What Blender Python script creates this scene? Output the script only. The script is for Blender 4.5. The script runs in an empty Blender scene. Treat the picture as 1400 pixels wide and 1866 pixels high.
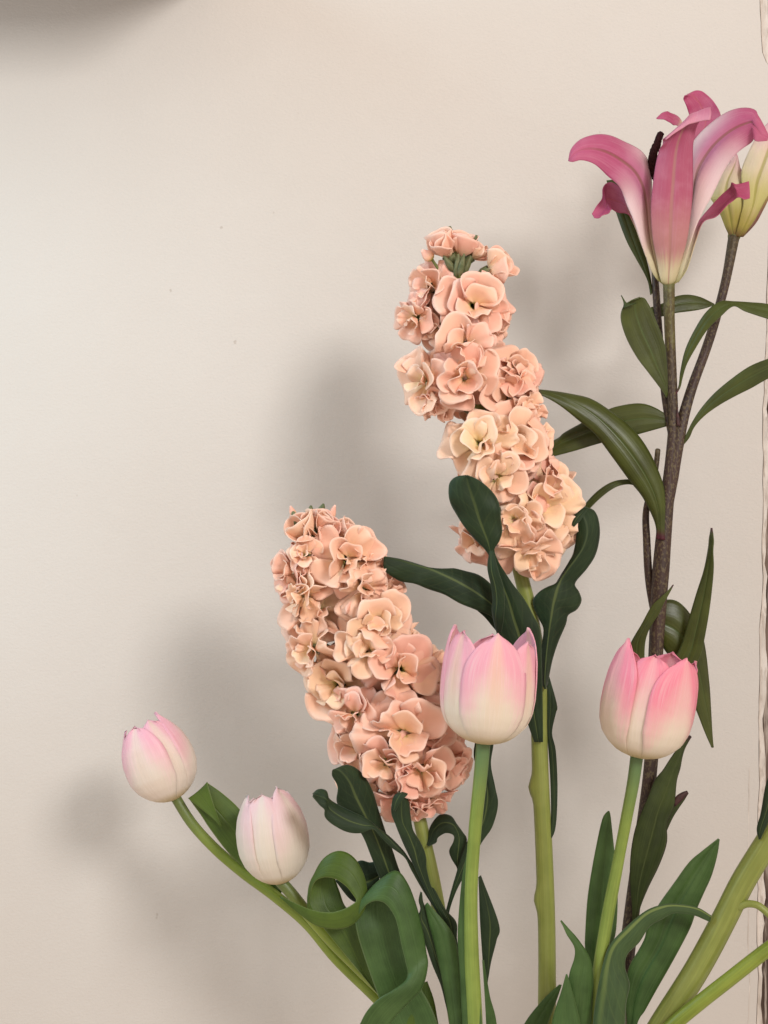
import bpy, math, random
import numpy as np
from mathutils import Vector, Matrix

random.seed(7)
R_ = math.radians
S = 0.000285            # metres per photograph pixel in the plane of the stock spikes
CZ = 0.60               # height of the picture centre above the table the vase stands on
DU = 3158.0             # camera distance in pixel units (0.90 m)
WALL = -440.0           # wall depth (pixel units behind the stock spikes)

# ------------------------------------------------------------------ camera, light, exposure
sc = bpy.context.scene
cam_d = bpy.data.cameras.new('camera'); cam = bpy.data.objects.new('camera', cam_d)
sc.collection.objects.link(cam)
cam.location = (0, -DU * S, CZ); cam.rotation_euler = (math.pi / 2, 0, 0)
cam_d.sensor_fit = 'HORIZONTAL'; cam_d.sensor_width = 36.0
cam_d.lens = 36.0 * DU / 1400.0
cam_d.clip_start = 0.01; cam_d.clip_end = 100
sc.camera = cam
w = bpy.data.worlds.new('World'); sc.world = w; w.use_nodes = True
bg = w.node_tree.nodes['Background']
bg.inputs[0].default_value = (1.0, 0.83, 0.70, 1); bg.inputs[1].default_value = 0.86

def area(name, loc, target, size, power, col, size_y=None, spread=180):
    l = bpy.data.lights.new(name, 'AREA'); l.energy = power; l.color = col
    l.shape = 'RECTANGLE'; l.size = size; l.size_y = size_y or size; l.spread = math.radians(spread)
    o = bpy.data.objects.new(name, l); sc.collection.objects.link(o)
    o.location = loc
    o.rotation_euler = (Vector(target) - Vector(loc)).to_track_quat('-Z', 'Y').to_euler()
    return o
# window light over the photographer's right shoulder, cooler light from a second window at the left
area('key_lamp', (0.92, -1.75, CZ + 0.86), (-0.22, 0.12, CZ + 0.16), 0.50, 3.7, (1.0, 0.98, 0.95), spread=60)
area('left_window_lamp', (-0.72, -0.22, CZ + 0.44), (-0.24, 0.13, CZ + 0.10), 0.4, 5.2, (0.42, 0.79, 1.0), 0.5)
vs = sc.view_settings
vs.view_transform = 'Standard'; vs.look = 'None'; vs.gamma = 1.0; vs.exposure = 0.0
vs.use_curve_mapping = False
sc.cycles.use_denoising = True
sc.cycles.max_bounces = 6; sc.cycles.diffuse_bounces = 4
sc.cycles.transparent_max_bounces = 8

# ------------------------------------------------------------------ helpers
def P(x, y, d):
    f = (DU - d) / DU
    return Vector(((x - 700) * S * f, -d * S, CZ + (933 - y) * S * f))

def Z(x0, y0, f):                     # converts points read in an enlarged view to photograph pixels
    def g(pts):
        return [(x0 + p[0] * f, y0 + p[1] * f) + tuple(p[2:]) for p in pts]
    return g
z1 = Z(1000, 120, 400 / 1400); z2 = Z(960, 500, 440 / 1400); z4 = Z(680, 720, 440 / 1400)
z6 = Z(540, 1250, 400 / 1400); z7 = Z(180, 1270, 440 / 1400); z8 = Z(780, 1050, 620 / 1400)
zc = Z(480, 1500, 460 / 1400); zb = Z(920, 1400, 480 / 1400); zd = Z(800, 850, 320 / 1400)

def thing(name, label, cat, base, group=None):
    o = bpy.data.objects.new(name, None); sc.collection.objects.link(o)
    o.empty_display_size = 0.02
    o.location = base; o['label'] = label; o['category'] = cat
    if group: o['group'] = group
    return o

def root_loc(parent):
    while parent is not None and parent.parent is not None:
        parent = parent.parent
    return parent.location.copy() if parent is not None else Vector((0, 0, 0))

def mesh_obj(name, verts, faces, mat, parent=None, uvs=None, thick=0.0, smooth=True):
    off = root_loc(parent)
    me = bpy.data.meshes.new(name)
    me.from_pydata([tuple(Vector(v) - off) for v in verts], [], faces)
    if uvs is not None:
        lay = me.uv_layers.new(name='UVMap')
        for lp in me.loops:
            lay.data[lp.index].uv = uvs[lp.vertex_index]
    if smooth:
        me.polygons.foreach_set('use_smooth', [True] * len(me.polygons))
    me.update()
    o = bpy.data.objects.new(name, me); sc.collection.objects.link(o)
    if mat: me.materials.append(mat)
    if parent is not None: o.parent = parent
    if thick > 0:
        m = o.modifiers.new('thickness', 'SOLIDIFY'); m.thickness = thick; m.offset = 0
    return o

def resample(pts, n, mode):
    p = np.array([(q[0], q[1], q[2]) for q in pts], float)
    k = len(p)
    if mode == 'index':
        t = np.linspace(0, 1, k)
    else:
        s = np.r_[0, np.cumsum(np.linalg.norm(np.diff(p, axis=0), axis=1) + 1e-6)]
        t = s / s[-1]
    # monotone-ish cubic (Catmull-Rom tangents on a non-uniform grid)
    m = np.zeros_like(p)
    dt = np.diff(t); sl = np.diff(p, axis=0) / dt[:, None]
    m[0], m[-1] = sl[0], sl[-1]
    for i in range(1, k - 1):
        m[i] = (sl[i - 1] * dt[i] + sl[i] * dt[i - 1]) / (dt[i] + dt[i - 1])
    x = np.linspace(0, 1, n)
    out = np.zeros((n, 3))
    for i, xi in enumerate(x):
        j = min(max(np.searchsorted(t, xi) - 1, 0), k - 2)
        h = dt[j]; a = (xi - t[j]) / h
        out[i] = ((2*a**3 - 3*a**2 + 1) * p[j] + (a**3 - 2*a**2 + a) * h * m[j]
                  + (-2*a**3 + 3*a**2) * p[j+1] + (a**3 - a**2) * h * m[j+1])
    return out

def with_d(pts, d0, d1=None):
    """give 2-D points a depth running from d0 at the base to d1 at the tip (a third value is added to it)"""
    if d1 is None: d1 = d0
    k = len(pts); s = [0.0]
    for a, b in zip(pts, pts[1:]): s.append(s[-1] + math.hypot(a[0]-b[0], a[1]-b[1]) + 1e-6)
    return [(p[0], p[1], d0 + (d1 - d0) * s[i] / s[-1] + (p[2] if len(p) > 2 else 0)) for i, p in enumerate(pts)]

def strip(L, Rr, n=40, m=12, bow=0.10, crease=0.04, mu=0.5, wave=0.0, wf=3.0, ph=0.0, M=None, curl=0.0, quad=False):
    """surface between two edge curves given base to tip in (x, y, depth)"""
    mode = 'index' if len(L) == len(Rr) else 'chord'
    A, B = resample(L, n, mode), resample(Rr, n, mode)
    if M is not None:
        C = resample(M, n, 'index' if len(M) == len(L) == len(Rr) else 'chord')
    mid = (A + B) / 2
    T = np.gradient(mid, axis=0)
    ac = B - A
    W = np.linalg.norm(ac, axis=1)
    N = np.cross(ac, T)
    ln = np.linalg.norm(N, axis=1); N = N / np.maximum(ln, 1e-6)[:, None]
    if N[max(1, n // 4)][2] < 0: N = -N
    for i in range(1, n):
        if np.dot(N[i], N[i-1]) < -0.3 and ln[i] < 1e-3: N[i] = N[i-1]
    verts, uvs, faces = [], [], []
    for i in range(n):
        v = i / (n - 1)
        for j in range(m + 1):
            u = j / m
            if quad:
                p = A[i]*(1-u)*(1-2*u) + C[i]*4*u*(1-u) + B[i]*u*(2*u-1)
            elif M is None:
                p = A[i] + ac[i] * u
            else:
                p = A[i] + (C[i] - A[i]) * (u / mu) if u <= mu else C[i] + (B[i] - C[i]) * ((u - mu) / (1 - mu))
            e = abs(2 * u - 1)
            off = bow * W[i] * (1 - e * e)
            off -= crease * W[i] * math.exp(-((u - mu) / 0.09) ** 2)
            if wave:
                off += wave * W[i] * e ** 1.6 * math.sin(2 * math.pi * (wf * v + ph + (0.37 if u > .5 else 0)) + 1.3 * math.sin(9 * v + ph))
            if curl:
                off += curl * W[i] * e ** 4
            p = p + N[i] * off
            verts.append(P(*p)); uvs.append((u, v))
    for i in range(n - 1):
        for j in range(m):
            a = i * (m + 1) + j
            faces.append((a, a + 1, a + m + 2, a + m + 1))
    return verts, faces, uvs

def merge(*parts):
    V, F, U = [], [], []
    for v, f, u in parts:
        o = len(V); V += v; U += u; F += [tuple(i + o for i in q) for q in f]
    return V, F, U

def leaf(parent, L, Rr, mat, name='leaf', thick=0.0005, extra=(), **kw):
    V, F, U = merge(strip(L, Rr, **kw), *extra)
    return mesh_obj(name, V, F, mat, parent, U, thick)

def tube(pts, rad, n=60, m=16, knobs=()):
    """stem along (x, y, depth) points, rad = list of radii in pixel units"""
    C = resample(pts, n, 'chord')
    rr = np.interp(np.linspace(0, 1, n), np.linspace(0, 1, len(rad)), rad)
    W = [P(*c) for c in C]
    verts, uvs, faces = [], [], []
    up = Vector((0, 1, 0))
    for i in range(n):
        t = (W[min(i + 1, n - 1)] - W[max(i - 1, 0)]).normalized()
        a = t.cross(up).normalized(); b = t.cross(a).normalized()
        v = i / (n - 1)
        r = rr[i] * S
        for kv, ka, kh in knobs:
            pass
        for j in range(m):
            th = 2 * math.pi * j / m
            q = r * (1 + 0.02 * math.sin(3 * th + 5 * v))
            for kv, ka, kh in knobs:
                dth = (th - ka + math.pi) % (2 * math.pi) - math.pi
                q += kh * S * math.exp(-((v - kv) * n / 1.6) ** 2 - (dth / 0.45) ** 2)
            verts.append(W[i] + a * math.cos(th) * q + b * math.sin(th) * q)
            uvs.append((j / m, v))
    for i in range(n - 1):
        for j in range(m):
            j2 = (j + 1) % m
            faces.append((i*m + j, i*m + j2, (i+1)*m + j2, (i+1)*m + j))
    # rounded ends
    for i, sgn in ((0, -1), (n - 1, 1)):
        c = W[i]; t = (W[min(i + 1, n - 1)] - W[max(i - 1, 0)]).normalized() * sgn
        prev = [i * m + j for j in range(m)]
        for sc_, ad in ((0.80, 0.38), (0.40, 0.58)):
            o_ = len(verts)
            for j in range(m):
                verts.append(c + (verts[i * m + j] - c) * sc_ + t * rr[i] * S * ad); uvs.append((j / m, i / (n - 1)))
            cur = list(range(o_, o_ + m))
            for j in range(m):
                j2 = (j + 1) % m
                q = (prev[j], prev[j2], cur[j2], cur[j])
                faces.append(q if sgn > 0 else q[::-1])
            prev = cur
        faces.append(tuple(prev) if sgn > 0 else tuple(prev[::-1]))
    return verts, faces, uvs

def stem(parent, pts, rad, mat, name='stem', **kw):
    V, F, U = tube(pts, rad, **kw)
    return mesh_obj(name, V, F, mat, parent, U)

# ------------------------------------------------------------------ materials
def new_mat(name):
    m = bpy.data.materials.new(name); m.use_nodes = True
    nt = m.node_tree; nt.nodes.clear()
    return m, nt
class NT:
    def __init__(s, nt): s.nt = nt
    def n(s, t, **kw):
        x = s.nt.nodes.new(t)
        for k, v in kw.items():
            if k == 'inp':
                for kk, vv in v.items(): x.inputs[kk].default_value = vv
            else: setattr(x, k, v)
        return x
    def l(s, a, b): s.nt.links.new(a, b)
    def math(s, op, a, b=None, c=None, clamp=False):
        x = s.n('ShaderNodeMath', operation=op, use_clamp=clamp)
        for i, v in enumerate((a, b, c)):
            if v is None: continue
            if isinstance(v, (int, float)): x.inputs[i].default_value = v
            else: s.l(v, x.inputs[i])
        return x.outputs[0]
    def smooth(s, x, a, b):
        m = s.n('ShaderNodeMapRange', interpolation_type='SMOOTHSTEP', clamp=True)
        s.l(x, m.inputs[0]); m.inputs[1].default_value = a; m.inputs[2].default_value = b
        return m.outputs[0]
    def ramp(s, x, stops, interp='EASE'):
        r = s.n('ShaderNodeValToRGB'); r.color_ramp.interpolation = interp
        e = r.color_ramp.elements
        while len(e) < len(stops): e.new(0.5)
        for i, (p, c) in enumerate(stops):
            e[i].position = p; e[i].color = (*c, 1)
        s.l(x, r.inputs[0]); return r.outputs[0]
    def mix(s, f, a, b, mode='MIX'):
        x = s.n('ShaderNodeMix', data_type='RGBA', blend_type=mode)
        if isinstance(f, (int, float)): x.inputs[0].default_value = f
        else: s.l(f, x.inputs[0])
        for i, v in ((6, a), (7, b)):
            if isinstance(v, tuple): x.inputs[i].default_value = (*v, 1)
            else: s.l(v, x.inputs[i])
        return x.outputs[2]
    def uv(s):
        t = s.n('ShaderNodeUVMap'); x = s.n('ShaderNodeSeparateXYZ'); s.l(t.outputs[0], x.inputs[0])
        return t.outputs[0], x.outputs[0], x.outputs[1]
    def noise(s, vec, scale, detail=4, stretch=None, rough=0.55):
        if stretch:
            mp = s.n('ShaderNodeMapping'); s.l(vec, mp.inputs[0]); mp.inputs['Scale'].default_value = stretch; vec = mp.outputs[0]
        x = s.n('ShaderNodeTexNoise'); s.l(vec, x.inputs['Vector'])
        x.inputs['Scale'].default_value = scale; x.inputs['Detail'].default_value = detail; x.inputs['Roughness'].default_value = rough
        return x.outputs[0]
    def bump(s, h, strength, dist=0.001):
        b = s.n('ShaderNodeBump'); b.inputs['Strength'].default_value = strength; b.inputs['Distance'].default_value = dist
        s.l(h, b.inputs['Height']); return b.outputs[0]
    def finish(s, col, rough=0.5, normal=None, transl=0.0, spec=0.4, tcol=None, sheen=0.0, sss=0.0):
        p = s.n('ShaderNodeBsdfPrincipled'); out = s.n('ShaderNodeOutputMaterial')
        s.l(col, p.inputs['Base Color']) if not isinstance(col, tuple) else setattr(p.inputs['Base Color'], 'default_value', (*col, 1))
        p.inputs['Roughness'].default_value = rough; p.inputs['Specular IOR Level'].default_value = spec
        if sheen:
            p.inputs['Sheen Weight'].default_value = sheen; p.inputs['Sheen Roughness'].default_value = 0.5
        if sss:
            p.inputs['Subsurface Weight'].default_value = sss
            p.inputs['Subsurface Radius'].default_value = (1.0, 0.5, 0.3)
            p.inputs['Subsurface Scale'].default_value = 0.003
        if normal is not None: s.l(normal, p.inputs['Normal'])
        if transl:
            t = s.n('ShaderNodeBsdfTranslucent'); mx = s.n('ShaderNodeMixShader'); mx.inputs[0].default_value = transl
            s.l(tcol if tcol is not None else col, t.inputs[0])
            if normal is not None: s.l(normal, t.inputs['Normal'])
            s.l(p.outputs[0], mx.inputs[1]); s.l(t.outputs[0], mx.inputs[2]); s.l(mx.outputs[0], out.inputs[0])
        else:
            s.l(p.outputs[0], out.inputs[0])

def object_coords(g):
    return g.n('ShaderNodeTexCoord').outputs['Object']

def leaf_material(name, dark, light, rib, edge=None, rough=0.45, ribw=0.035, transl=0.18, veins=60, sheen=0.0,
                  spec=0.35, base=None, tip=None, sideveins=False, mu=0.5):
    m, nt = new_mat(name); g = NT(nt)
    uvv, u, v = g.uv()
    ob = object_coords(g)
    big = g.noise(ob, 55, 3)
    col = g.mix(g.smooth(big, 0.3, 0.72), dark, light)
    par = g.noise(uvv, 1.0, 3, stretch=(veins, 1.6, 1))
    col = g.mix(g.math('MULTIPLY', g.smooth(par, 0.42, 0.7), 0.2), col, tuple(min(1, c * 1.9 + 0.01) for c in light))
    e = g.math('ABSOLUTE', g.math('SUBTRACT', u, mu))
    mid = g.math('SUBTRACT', 1.0, g.smooth(e, ribw * 0.45, ribw * 1.6))
    mid = g.math('MULTIPLY', mid, g.math('SUBTRACT', 1.0, g.math('MULTIPLY', g.smooth(v, 0.45, 1.0), 0.8)))
    col = g.mix(g.math('MULTIPLY', mid, 0.85), col, rib)
    hgt = g.math('ADD', g.math('MULTIPLY', par, 0.7), g.math('MULTIPLY', g.noise(ob, 320, 3), 0.35))
    if sideveins:
        # pinnate veins running obliquely from the midrib
        sv = g.math('SINE', g.math('MULTIPLY', g.math('SUBTRACT', g.math('MULTIPLY', v, 1.0), g.math('MULTIPLY', e, 0.35)), 75.0))
        sv = g.smooth(g.math('ADD', sv, g.math('MULTIPLY', g.noise(ob, 90, 2), 0.5)), 1.0, 1.35)
        sv = g.math('MULTIPLY', sv, 0.10)
        col = g.mix(sv, col, rib)
        hgt = g.math('SUBTRACT', hgt, g.math('MULTIPLY', sv, 1.5))
    if edge:
        ee = g.smooth(g.math('ABSOLUTE', g.math('SUBTRACT', u, 0.5)), 0.46, 0.5)
        col = g.mix(g.math('MULTIPLY', ee, 0.7), col, edge)
    if base: col = g.mix(g.math('SUBTRACT', 1.0, g.smooth(v, 0.03, 0.12)), col, base)
    if tip: col = g.mix(g.smooth(v, 0.93, 0.985), col, tip)
    hgt = g.math('SUBTRACT', hgt, g.math('MULTIPLY', mid, 0.8))
    nrm = g.bump(hgt, 0.35, 0.0006)
    g.finish(col, rough, nrm, transl, spec, sheen=sheen,
             tcol=g.mix(1.0, col, (1.3, 1.5, 0.5), 'MULTIPLY'))
    return m

M_tleaf = leaf_material('tulip_leaf_green', (0.038, 0.082, 0.018), (0.070, 0.138, 0.036), (0.062, 0.125, 0.032), edge=(0.14, 0.20, 0.08), rough=0.42, ribw=0.02, transl=0.22, veins=70)
M_tleaf2 = leaf_material('tulip_leaf_yellow_green', (0.045, 0.085, 0.010), (0.085, 0.14, 0.016), (0.075, 0.125, 0.016), edge=(0.20, 0.25, 0.08), rough=0.42, ribw=0.02, transl=0.25, veins=70)
M_lleaf = leaf_material('lily_leaf_green', (0.034, 0.042, 0.005), (0.058, 0.072, 0.010), (0.06, 0.09, 0.02), edge=(0.09, 0.11, 0.05), rough=0.36, ribw=0.025, transl=0.15, veins=26, spec=0.4)
M_lleaf_red = leaf_material('lily_leaf_red_base', (0.036, 0.044, 0.005), (0.060, 0.076, 0.010), (0.06, 0.09, 0.02), edge=(0.09, 0.11, 0.05), rough=0.36, ribw=0.025, transl=0.15, veins=26, base=(0.07, 0.012, 0.02), tip=(0.07, 0.02, 0.025))
M_ldry = leaf_material('lily_leaf_withered', (0.022, 0.035, 0.006), (0.045, 0.065, 0.012), (0.06, 0.08, 0.02), edge=(0.03, 0.012, 0.010), rough=0.5, ribw=0.02, transl=0.12, veins=24, tip=(0.03, 0.010, 0.010))
M_sleaf = leaf_material('stock_leaf_dark_green', (0.009, 0.021, 0.007), (0.017, 0.035, 0.011), (0.085, 0.115, 0.035), edge=(0.065, 0.090, 0.050), rough=0.6, ribw=0.030, transl=0.08, veins=12, sheen=0.06, spec=0.25, sideveins=True)
M_sleaf2 = leaf_material('stock_leaf_offset_rib', (0.024, 0.050, 0.014), (0.042, 0.080, 0.022), (0.15, 0.20, 0.05), edge=(0.09, 0.12, 0.06), rough=0.6, ribw=0.07, transl=0.10, veins=12, sheen=0.12, spec=0.28, sideveins=True, mu=0.2)

def stem_material(name, c_lo, c_hi, c_top, streak=0.25, rough=0.4, speck=None, base=None):
    m, nt = new_mat(name); g = NT(nt)
    uvv, u, v = g.uv(); ob = object_coords(g)
    col = g.mix(g.smooth(g.noise(ob, 45, 3), 0.35, 0.7), c_lo, c_hi)
    st = g.noise(uvv, 1.0, 3, stretch=(26, 5, 1))
    col = g.mix(g.math('MULTIPLY', g.smooth(st, 0.4, 0.7), streak), col, tuple(min(1, c * 1.6) for c in c_hi))
    col = g.mix(g.smooth(v, 0.80, 1.0), col, c_top)
    h = st
    if speck:
        sp = g.noise(ob, 900, 3, stretch=(1, 1, 0.6))
        k = g.smooth(sp, 0.50, 0.60)
        col = g.mix(g.math('MULTIPLY', k, 0.85), col, speck)
        h = g.math('ADD', st, g.math('MULTIPLY', k, 0.5))
    g.finish(col, rough, g.bump(h, 0.3, 0.0005), 0.0, 0.4, sss=0.08 if not speck else 0)
    return m
M_tstem = stem_material('tulip_stem_green', (0.15, 0.21, 0.035), (0.20, 0.27, 0.05), (0.09, 0.16, 0.06))
M_tstem2 = stem_material('tulip_stem_olive', (0.14, 0.185, 0.018), (0.19, 0.24, 0.030), (0.11, 0.15, 0.04))
M_sstem = stem_material('stock_stem_green', (0.18, 0.21, 0.042), (0.225, 0.255, 0.062), (0.18, 0.22, 0.07), rough=0.38)
M_lstem = stem_material('lily_stem_brown', (0.030, 0.016, 0.012), (0.045, 0.022, 0.017), (0.05, 0.035, 0.015), speck=(0.10, 0.075, 0.038), streak=0.1, rough=0.5)
M_lstem2 = stem_material('lily_pedicel_olive', (0.060, 0.045, 0.014), (0.085, 0.065, 0.020), (0.13, 0.14, 0.04), speck=(0.12, 0.11, 0.035), streak=0.3, rough=0.45)

def tulip_material(name, pink, amount, cream=(0.80, 0.71, 0.58), stripe=(0.83, 0.56, 0.44), lo=0.30, hi=0.66, stripe_amt=0.58):
    m, nt = new_mat(name); g = NT(nt)
    uvv, u, v = g.uv(); ob = object_coords(g)
    e = g.math('MULTIPLY', g.math('ABSOLUTE', g.math('SUBTRACT', u, 0.5)), 2.0)
    fine = g.noise(uvv, 1.0, 4, stretch=(70, 2.2, 1), rough=0.65)
    wob = g.math('MULTIPLY', g.math('SUBTRACT', fine, 0.5), 0.55)
    blot = g.math('MULTIPLY', g.math('SUBTRACT', g.noise(ob, 60, 3), 0.5), 0.35)
    x = g.math('ADD', g.math('ADD', v, wob), blot)
    x = g.math('ADD', x, g.math('MULTIPLY', g.smooth(e, 0.05, 0.85), 0.30))
    mask = g.math('MULTIPLY', g.smooth(x, lo + 0.08, hi + 0.26), amount)
    centre = g.math('SUBTRACT', 1.0, g.smooth(g.math('ADD', e, g.math('MULTIPLY', wob, 0.5)), 0.06, 0.34))
    col = g.mix(mask, cream, pink)
    col = g.mix(g.math('MULTIPLY', g.math('MULTIPLY', centre, g.smooth(v, 0.2, 0.6)), stripe_amt), col, stripe)
    col = g.mix(g.math('MULTIPLY', g.smooth(fine, 0.45, 0.70), 0.38), col, (0.90, 0.80, 0.75))
    col = g.mix(g.math('MULTIPLY', g.math('SUBTRACT', 1.0, g.smooth(v, 0.015, 0.15)), 0.75), col, (0.52, 0.38, 0.13))
    nrm = g.bump(g.math('ADD', fine, g.math('MULTIPLY', g.noise(uvv, 1.0, 2, stretch=(16, 1.2, 1)), 1.5)), 0.3, 0.0007)
    g.finish(col, 0.42, nrm, 0.22, 0.3)
    return m
M_tulip_bright = tulip_material('tulip_petal_rose', (0.86, 0.25, 0.36), 0.97, stripe=(0.86, 0.52, 0.52), stripe_amt=0.42, lo=0.24)
M_tulip_mid = tulip_material('tulip_petal_pink', (0.86, 0.36, 0.49), 0.88)
M_tulip_pale = tulip_material('tulip_petal_pale_pink', (0.86, 0.38, 0.50), 0.85, cream=(0.78, 0.69, 0.60), stripe=(0.80, 0.64, 0.54), lo=0.38, hi=0.85)
M_tulip_white = tulip_material('tulip_petal_blush', (0.84, 0.50, 0.58), 0.72, cream=(0.74, 0.68, 0.58), stripe=(0.78, 0.68, 0.58), lo=0.30, hi=0.95)

def lily_material(name, stops, rib, ribw=0.03, edge=None, edgea=0.0):
    m, nt = new_mat(name); g = NT(nt)
    uvv, u, v = g.uv(); ob = object_coords(g)
    fine = g.noise(uvv, 1.0, 4, stretch=(55, 2.0, 1), rough=0.6)
    x = g.math('ADD', v, g.math('MULTIPLY', g.math('SUBTRACT', fine, 0.5), 0.14))
    e = g.math('ABSOLUTE', g.math('SUBTRACT', u, 0.5))
    col = g.ramp(x, stops)
    if edge:
        k = g.math('MULTIPLY', g.smooth(e, 0.05, 0.48), g.math('MULTIPLY', g.smooth(v, 0.12, 0.34), g.math('SUBTRACT', 1.0, g.smooth(v, 0.50, 0.72))))
        col = g.mix(g.math('MULTIPLY', k, edgea), col, edge)
    blot = g.noise(ob, 110, 4)
    col = g.mix(g.math('MULTIPLY', g.smooth(blot, 0.45, 0.75), 0.10), col, (0.80, 0.48, 0.58))
    col = g.mix(g.math('MULTIPLY', g.smooth(fine, 0.52, 0.72), 0.22), col, (0.78, 0.45, 0.54))
    mid = g.math('SUBTRACT', 1.0, g.smooth(e, ribw * 0.5, ribw * 1.4))
    mid = g.math('MULTIPLY', mid, g.math('SUBTRACT', 1.0, g.smooth(v, 0.72, 0.98)))
    col = g.mix(g.math('MULTIPLY', mid, 0.65), col, rib)
    nrm = g.bump(g.math('ADD', g.math('MULTIPLY', fine, 1.4), g.math('MULTIPLY', mid, -0.6)), 0.4, 0.0008)
    g.finish(col, 0.4, nrm, 0.18, 0.35)
    return m
rose = (0.43, 0.075, 0.175); rose2 = (0.50, 0.11, 0.21); cream = (0.62, 0.54, 0.34); yg = (0.34, 0.33, 0.11)
M_lily_side = lily_material('lily_petal_side', [(0.0, yg), (0.16, cream), (0.34, (0.68, 0.42, 0.40)), (0.52, (0.50, 0.17, 0.28)), (0.75, rose), (1.0, rose2)], (0.22, 0.09, 0.045), edge=(0.78, 0.62, 0.62), edgea=0.85)
M_lily_front = lily_material('lily_petal_front', [(0.0, yg), (0.12, cream), (0.22, (0.50, 0.22, 0.22)), (0.40, (0.41, 0.085, 0.155)), (0.78, (0.39, 0.07, 0.15)), (0.86, (0.52, 0.15, 0.25)), (1.0, (0.62, 0.25, 0.34))], (0.42, 0.20, 0.17), ribw=0.045)
M_lily_deep = lily_material('lily_petal_inner', [(0.0, yg), (0.15, cream), (0.35, (0.44, 0.11, 0.19)), (0.6, (0.40, 0.05, 0.14)), (1.0, (0.48, 0.08, 0.18))], (0.45, 0.10, 0.14))
M_lily_young = lily_material('lily_petal_young', [(0.0, (0.17, 0.10, 0.03)), (0.10, (0.42, 0.36, 0.08)), (0.35, (0.56, 0.52, 0.20)), (0.6, (0.70, 0.60, 0.42)), (0.85, (0.70, 0.46, 0.46)), (1.0, (0.62, 0.27, 0.36))], (0.34, 0.32, 0.06), ribw=0.05)
M_lily_young2 = lily_material('lily_petal_young_outer', [(0.0, (0.12, 0.05, 0.03)), (0.25, (0.20, 0.08, 0.05)), (0.5, (0.42, 0.30, 0.12)), (1.0, (0.60, 0.36, 0.34))], (0.34, 0.30, 0.08), ribw=0.05)

def stock_material():
    m, nt = new_mat('stock_petal_peach'); g = NT(nt)
    uvv, u, v = g.uv(); ob = object_coords(g)
    at = g.math('ADD', g.n('ShaderNodeAttribute', attribute_type='OBJECT', attribute_name='tone').outputs['Fac'], g.n('ShaderNodeAttribute', attribute_type='GEOMETRY', attribute_name='petal_tone').outputs['Fac'])
    rnd = g.n('ShaderNodeObjectInfo').outputs['Random']
    t = g.math('ADD', at, g.math('MULTIPLY', g.math('SUBTRACT', rnd, 0.5), 0.35), clamp=True)
    peach = g.mix(t, (0.89, 0.47, 0.365), (0.94, 0.66, 0.44))
    cream_ = g.mix(t, (0.90, 0.56, 0.37), (0.95, 0.77, 0.44))
    fine = g.noise(uvv, 1.0, 3, stretch=(22, 3, 1))
    x = g.math('ADD', v, g.math('MULTIPLY', g.math('SUBTRACT', fine, 0.5), 0.3))
    col = g.mix(g.smooth(x, 0.15, 0.75), cream_, peach)
    col = g.mix(g.math('MULTIPLY', g.math('SUBTRACT', 1.0, g.smooth(v, 0.05, 0.24)), 0.9), col, (0.40, 0.38, 0.07))
    col = g.mix(g.math('MULTIPLY', g.smooth(v, 0.84, 1.0), 0.45), col, (0.94, 0.70, 0.60))
    nrm = g.bump(g.math('ADD', fine, g.noise(ob, 420, 3)), 0.35, 0.0007)
    g.finish(col, 0.5, nrm, 0.09, 0.3, tcol=g.mix(1.0, col, (1.0, 0.92, 0.80), 'MULTIPLY'))
    return m
M_stock = stock_material()

def simple(name, col, col2, scale=200, rough=0.5, spec=0.35, b=0.3):
    m, nt = new_mat(name); g = NT(nt); ob = object_coords(g)
    nz = g.noise(ob, scale, 4)
    g.finish(g.mix(g.smooth(nz, 0.35, 0.65), col, col2), rough, g.bump(nz, b, 0.0006), 0, spec)
    return m
M_calyx = simple('calyx_green', (0.085, 0.105, 0.040), (0.16, 0.165, 0.08), 300, 0.55)
M_pedicel = simple('pedicel_green', (0.10, 0.13, 0.03), (0.15, 0.18, 0.05), 200, 0.5)
M_anther = simple('anther_maroon', (0.016, 0.004, 0.005), (0.035, 0.010, 0.010), 1500, 0.85, 0.1, 1.0)
M_recept = simple('receptacle_green', (0.10, 0.12, 0.03), (0.15, 0.16, 0.05), 300, 0.5)
M_dry = simple('withered_brown', (0.030, 0.010, 0.010), (0.06, 0.02, 0.018), 500, 0.6)

def wall_material():
    m, nt = new_mat('painted_plaster'); g = NT(nt); ob = object_coords(g)
    big = g.noise(ob, 3.0, 4); med = g.noise(ob, 26, 4); fine = g.noise(ob, 480, 5, stretch=(1, 1, 1.6))
    col = g.mix(g.smooth(big, 0.3, 0.7), (0.535, 0.492, 0.452), (0.558, 0.520, 0.484))
    col = g.mix(g.math('MULTIPLY', g.smooth(med, 0.5, 0.75), 0.25), col, (0.565, 0.525, 0.485))
    sp = g.noise(ob, 130, 2, rough=0.4)
    speck = g.smooth(sp, 0.795, 0.83)
    col = g.mix(g.math('MULTIPLY', speck, 0.45), col, (0.33, 0.27, 0.22))
    h = g.math('ADD', g.math('MULTIPLY', fine, 0.55), g.math('MULTIPLY', med, 1.6))
    h = g.math('ADD', h, g.math('MULTIPLY', g.noise(ob, 9, 3), 4.0))
    g.finish(col, 0.62, g.bump(h, 0.30, 0.0012), 0, 0.3)
    return m
M_wall = wall_material()
def old_material(name, a, b, c, zs):
    m, nt = new_mat(name); g = NT(nt); ob = object_coords(g)
    n1 = g.noise(ob, 160, 5, stretch=(1, 1, zs)); n2 = g.noise(ob, 420, 4, stretch=(1, 1, zs * 0.6))
    col = g.mix(g.smooth(n1, 0.40, 0.60), a, b)
    col = g.mix(g.smooth(n2, 0.52, 0.66), col, c)
    g.finish(col, 0.8, g.bump(g.math('ADD', n1, n2), 0.7, 0.0012), 0, 0.15)
    return m
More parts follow.
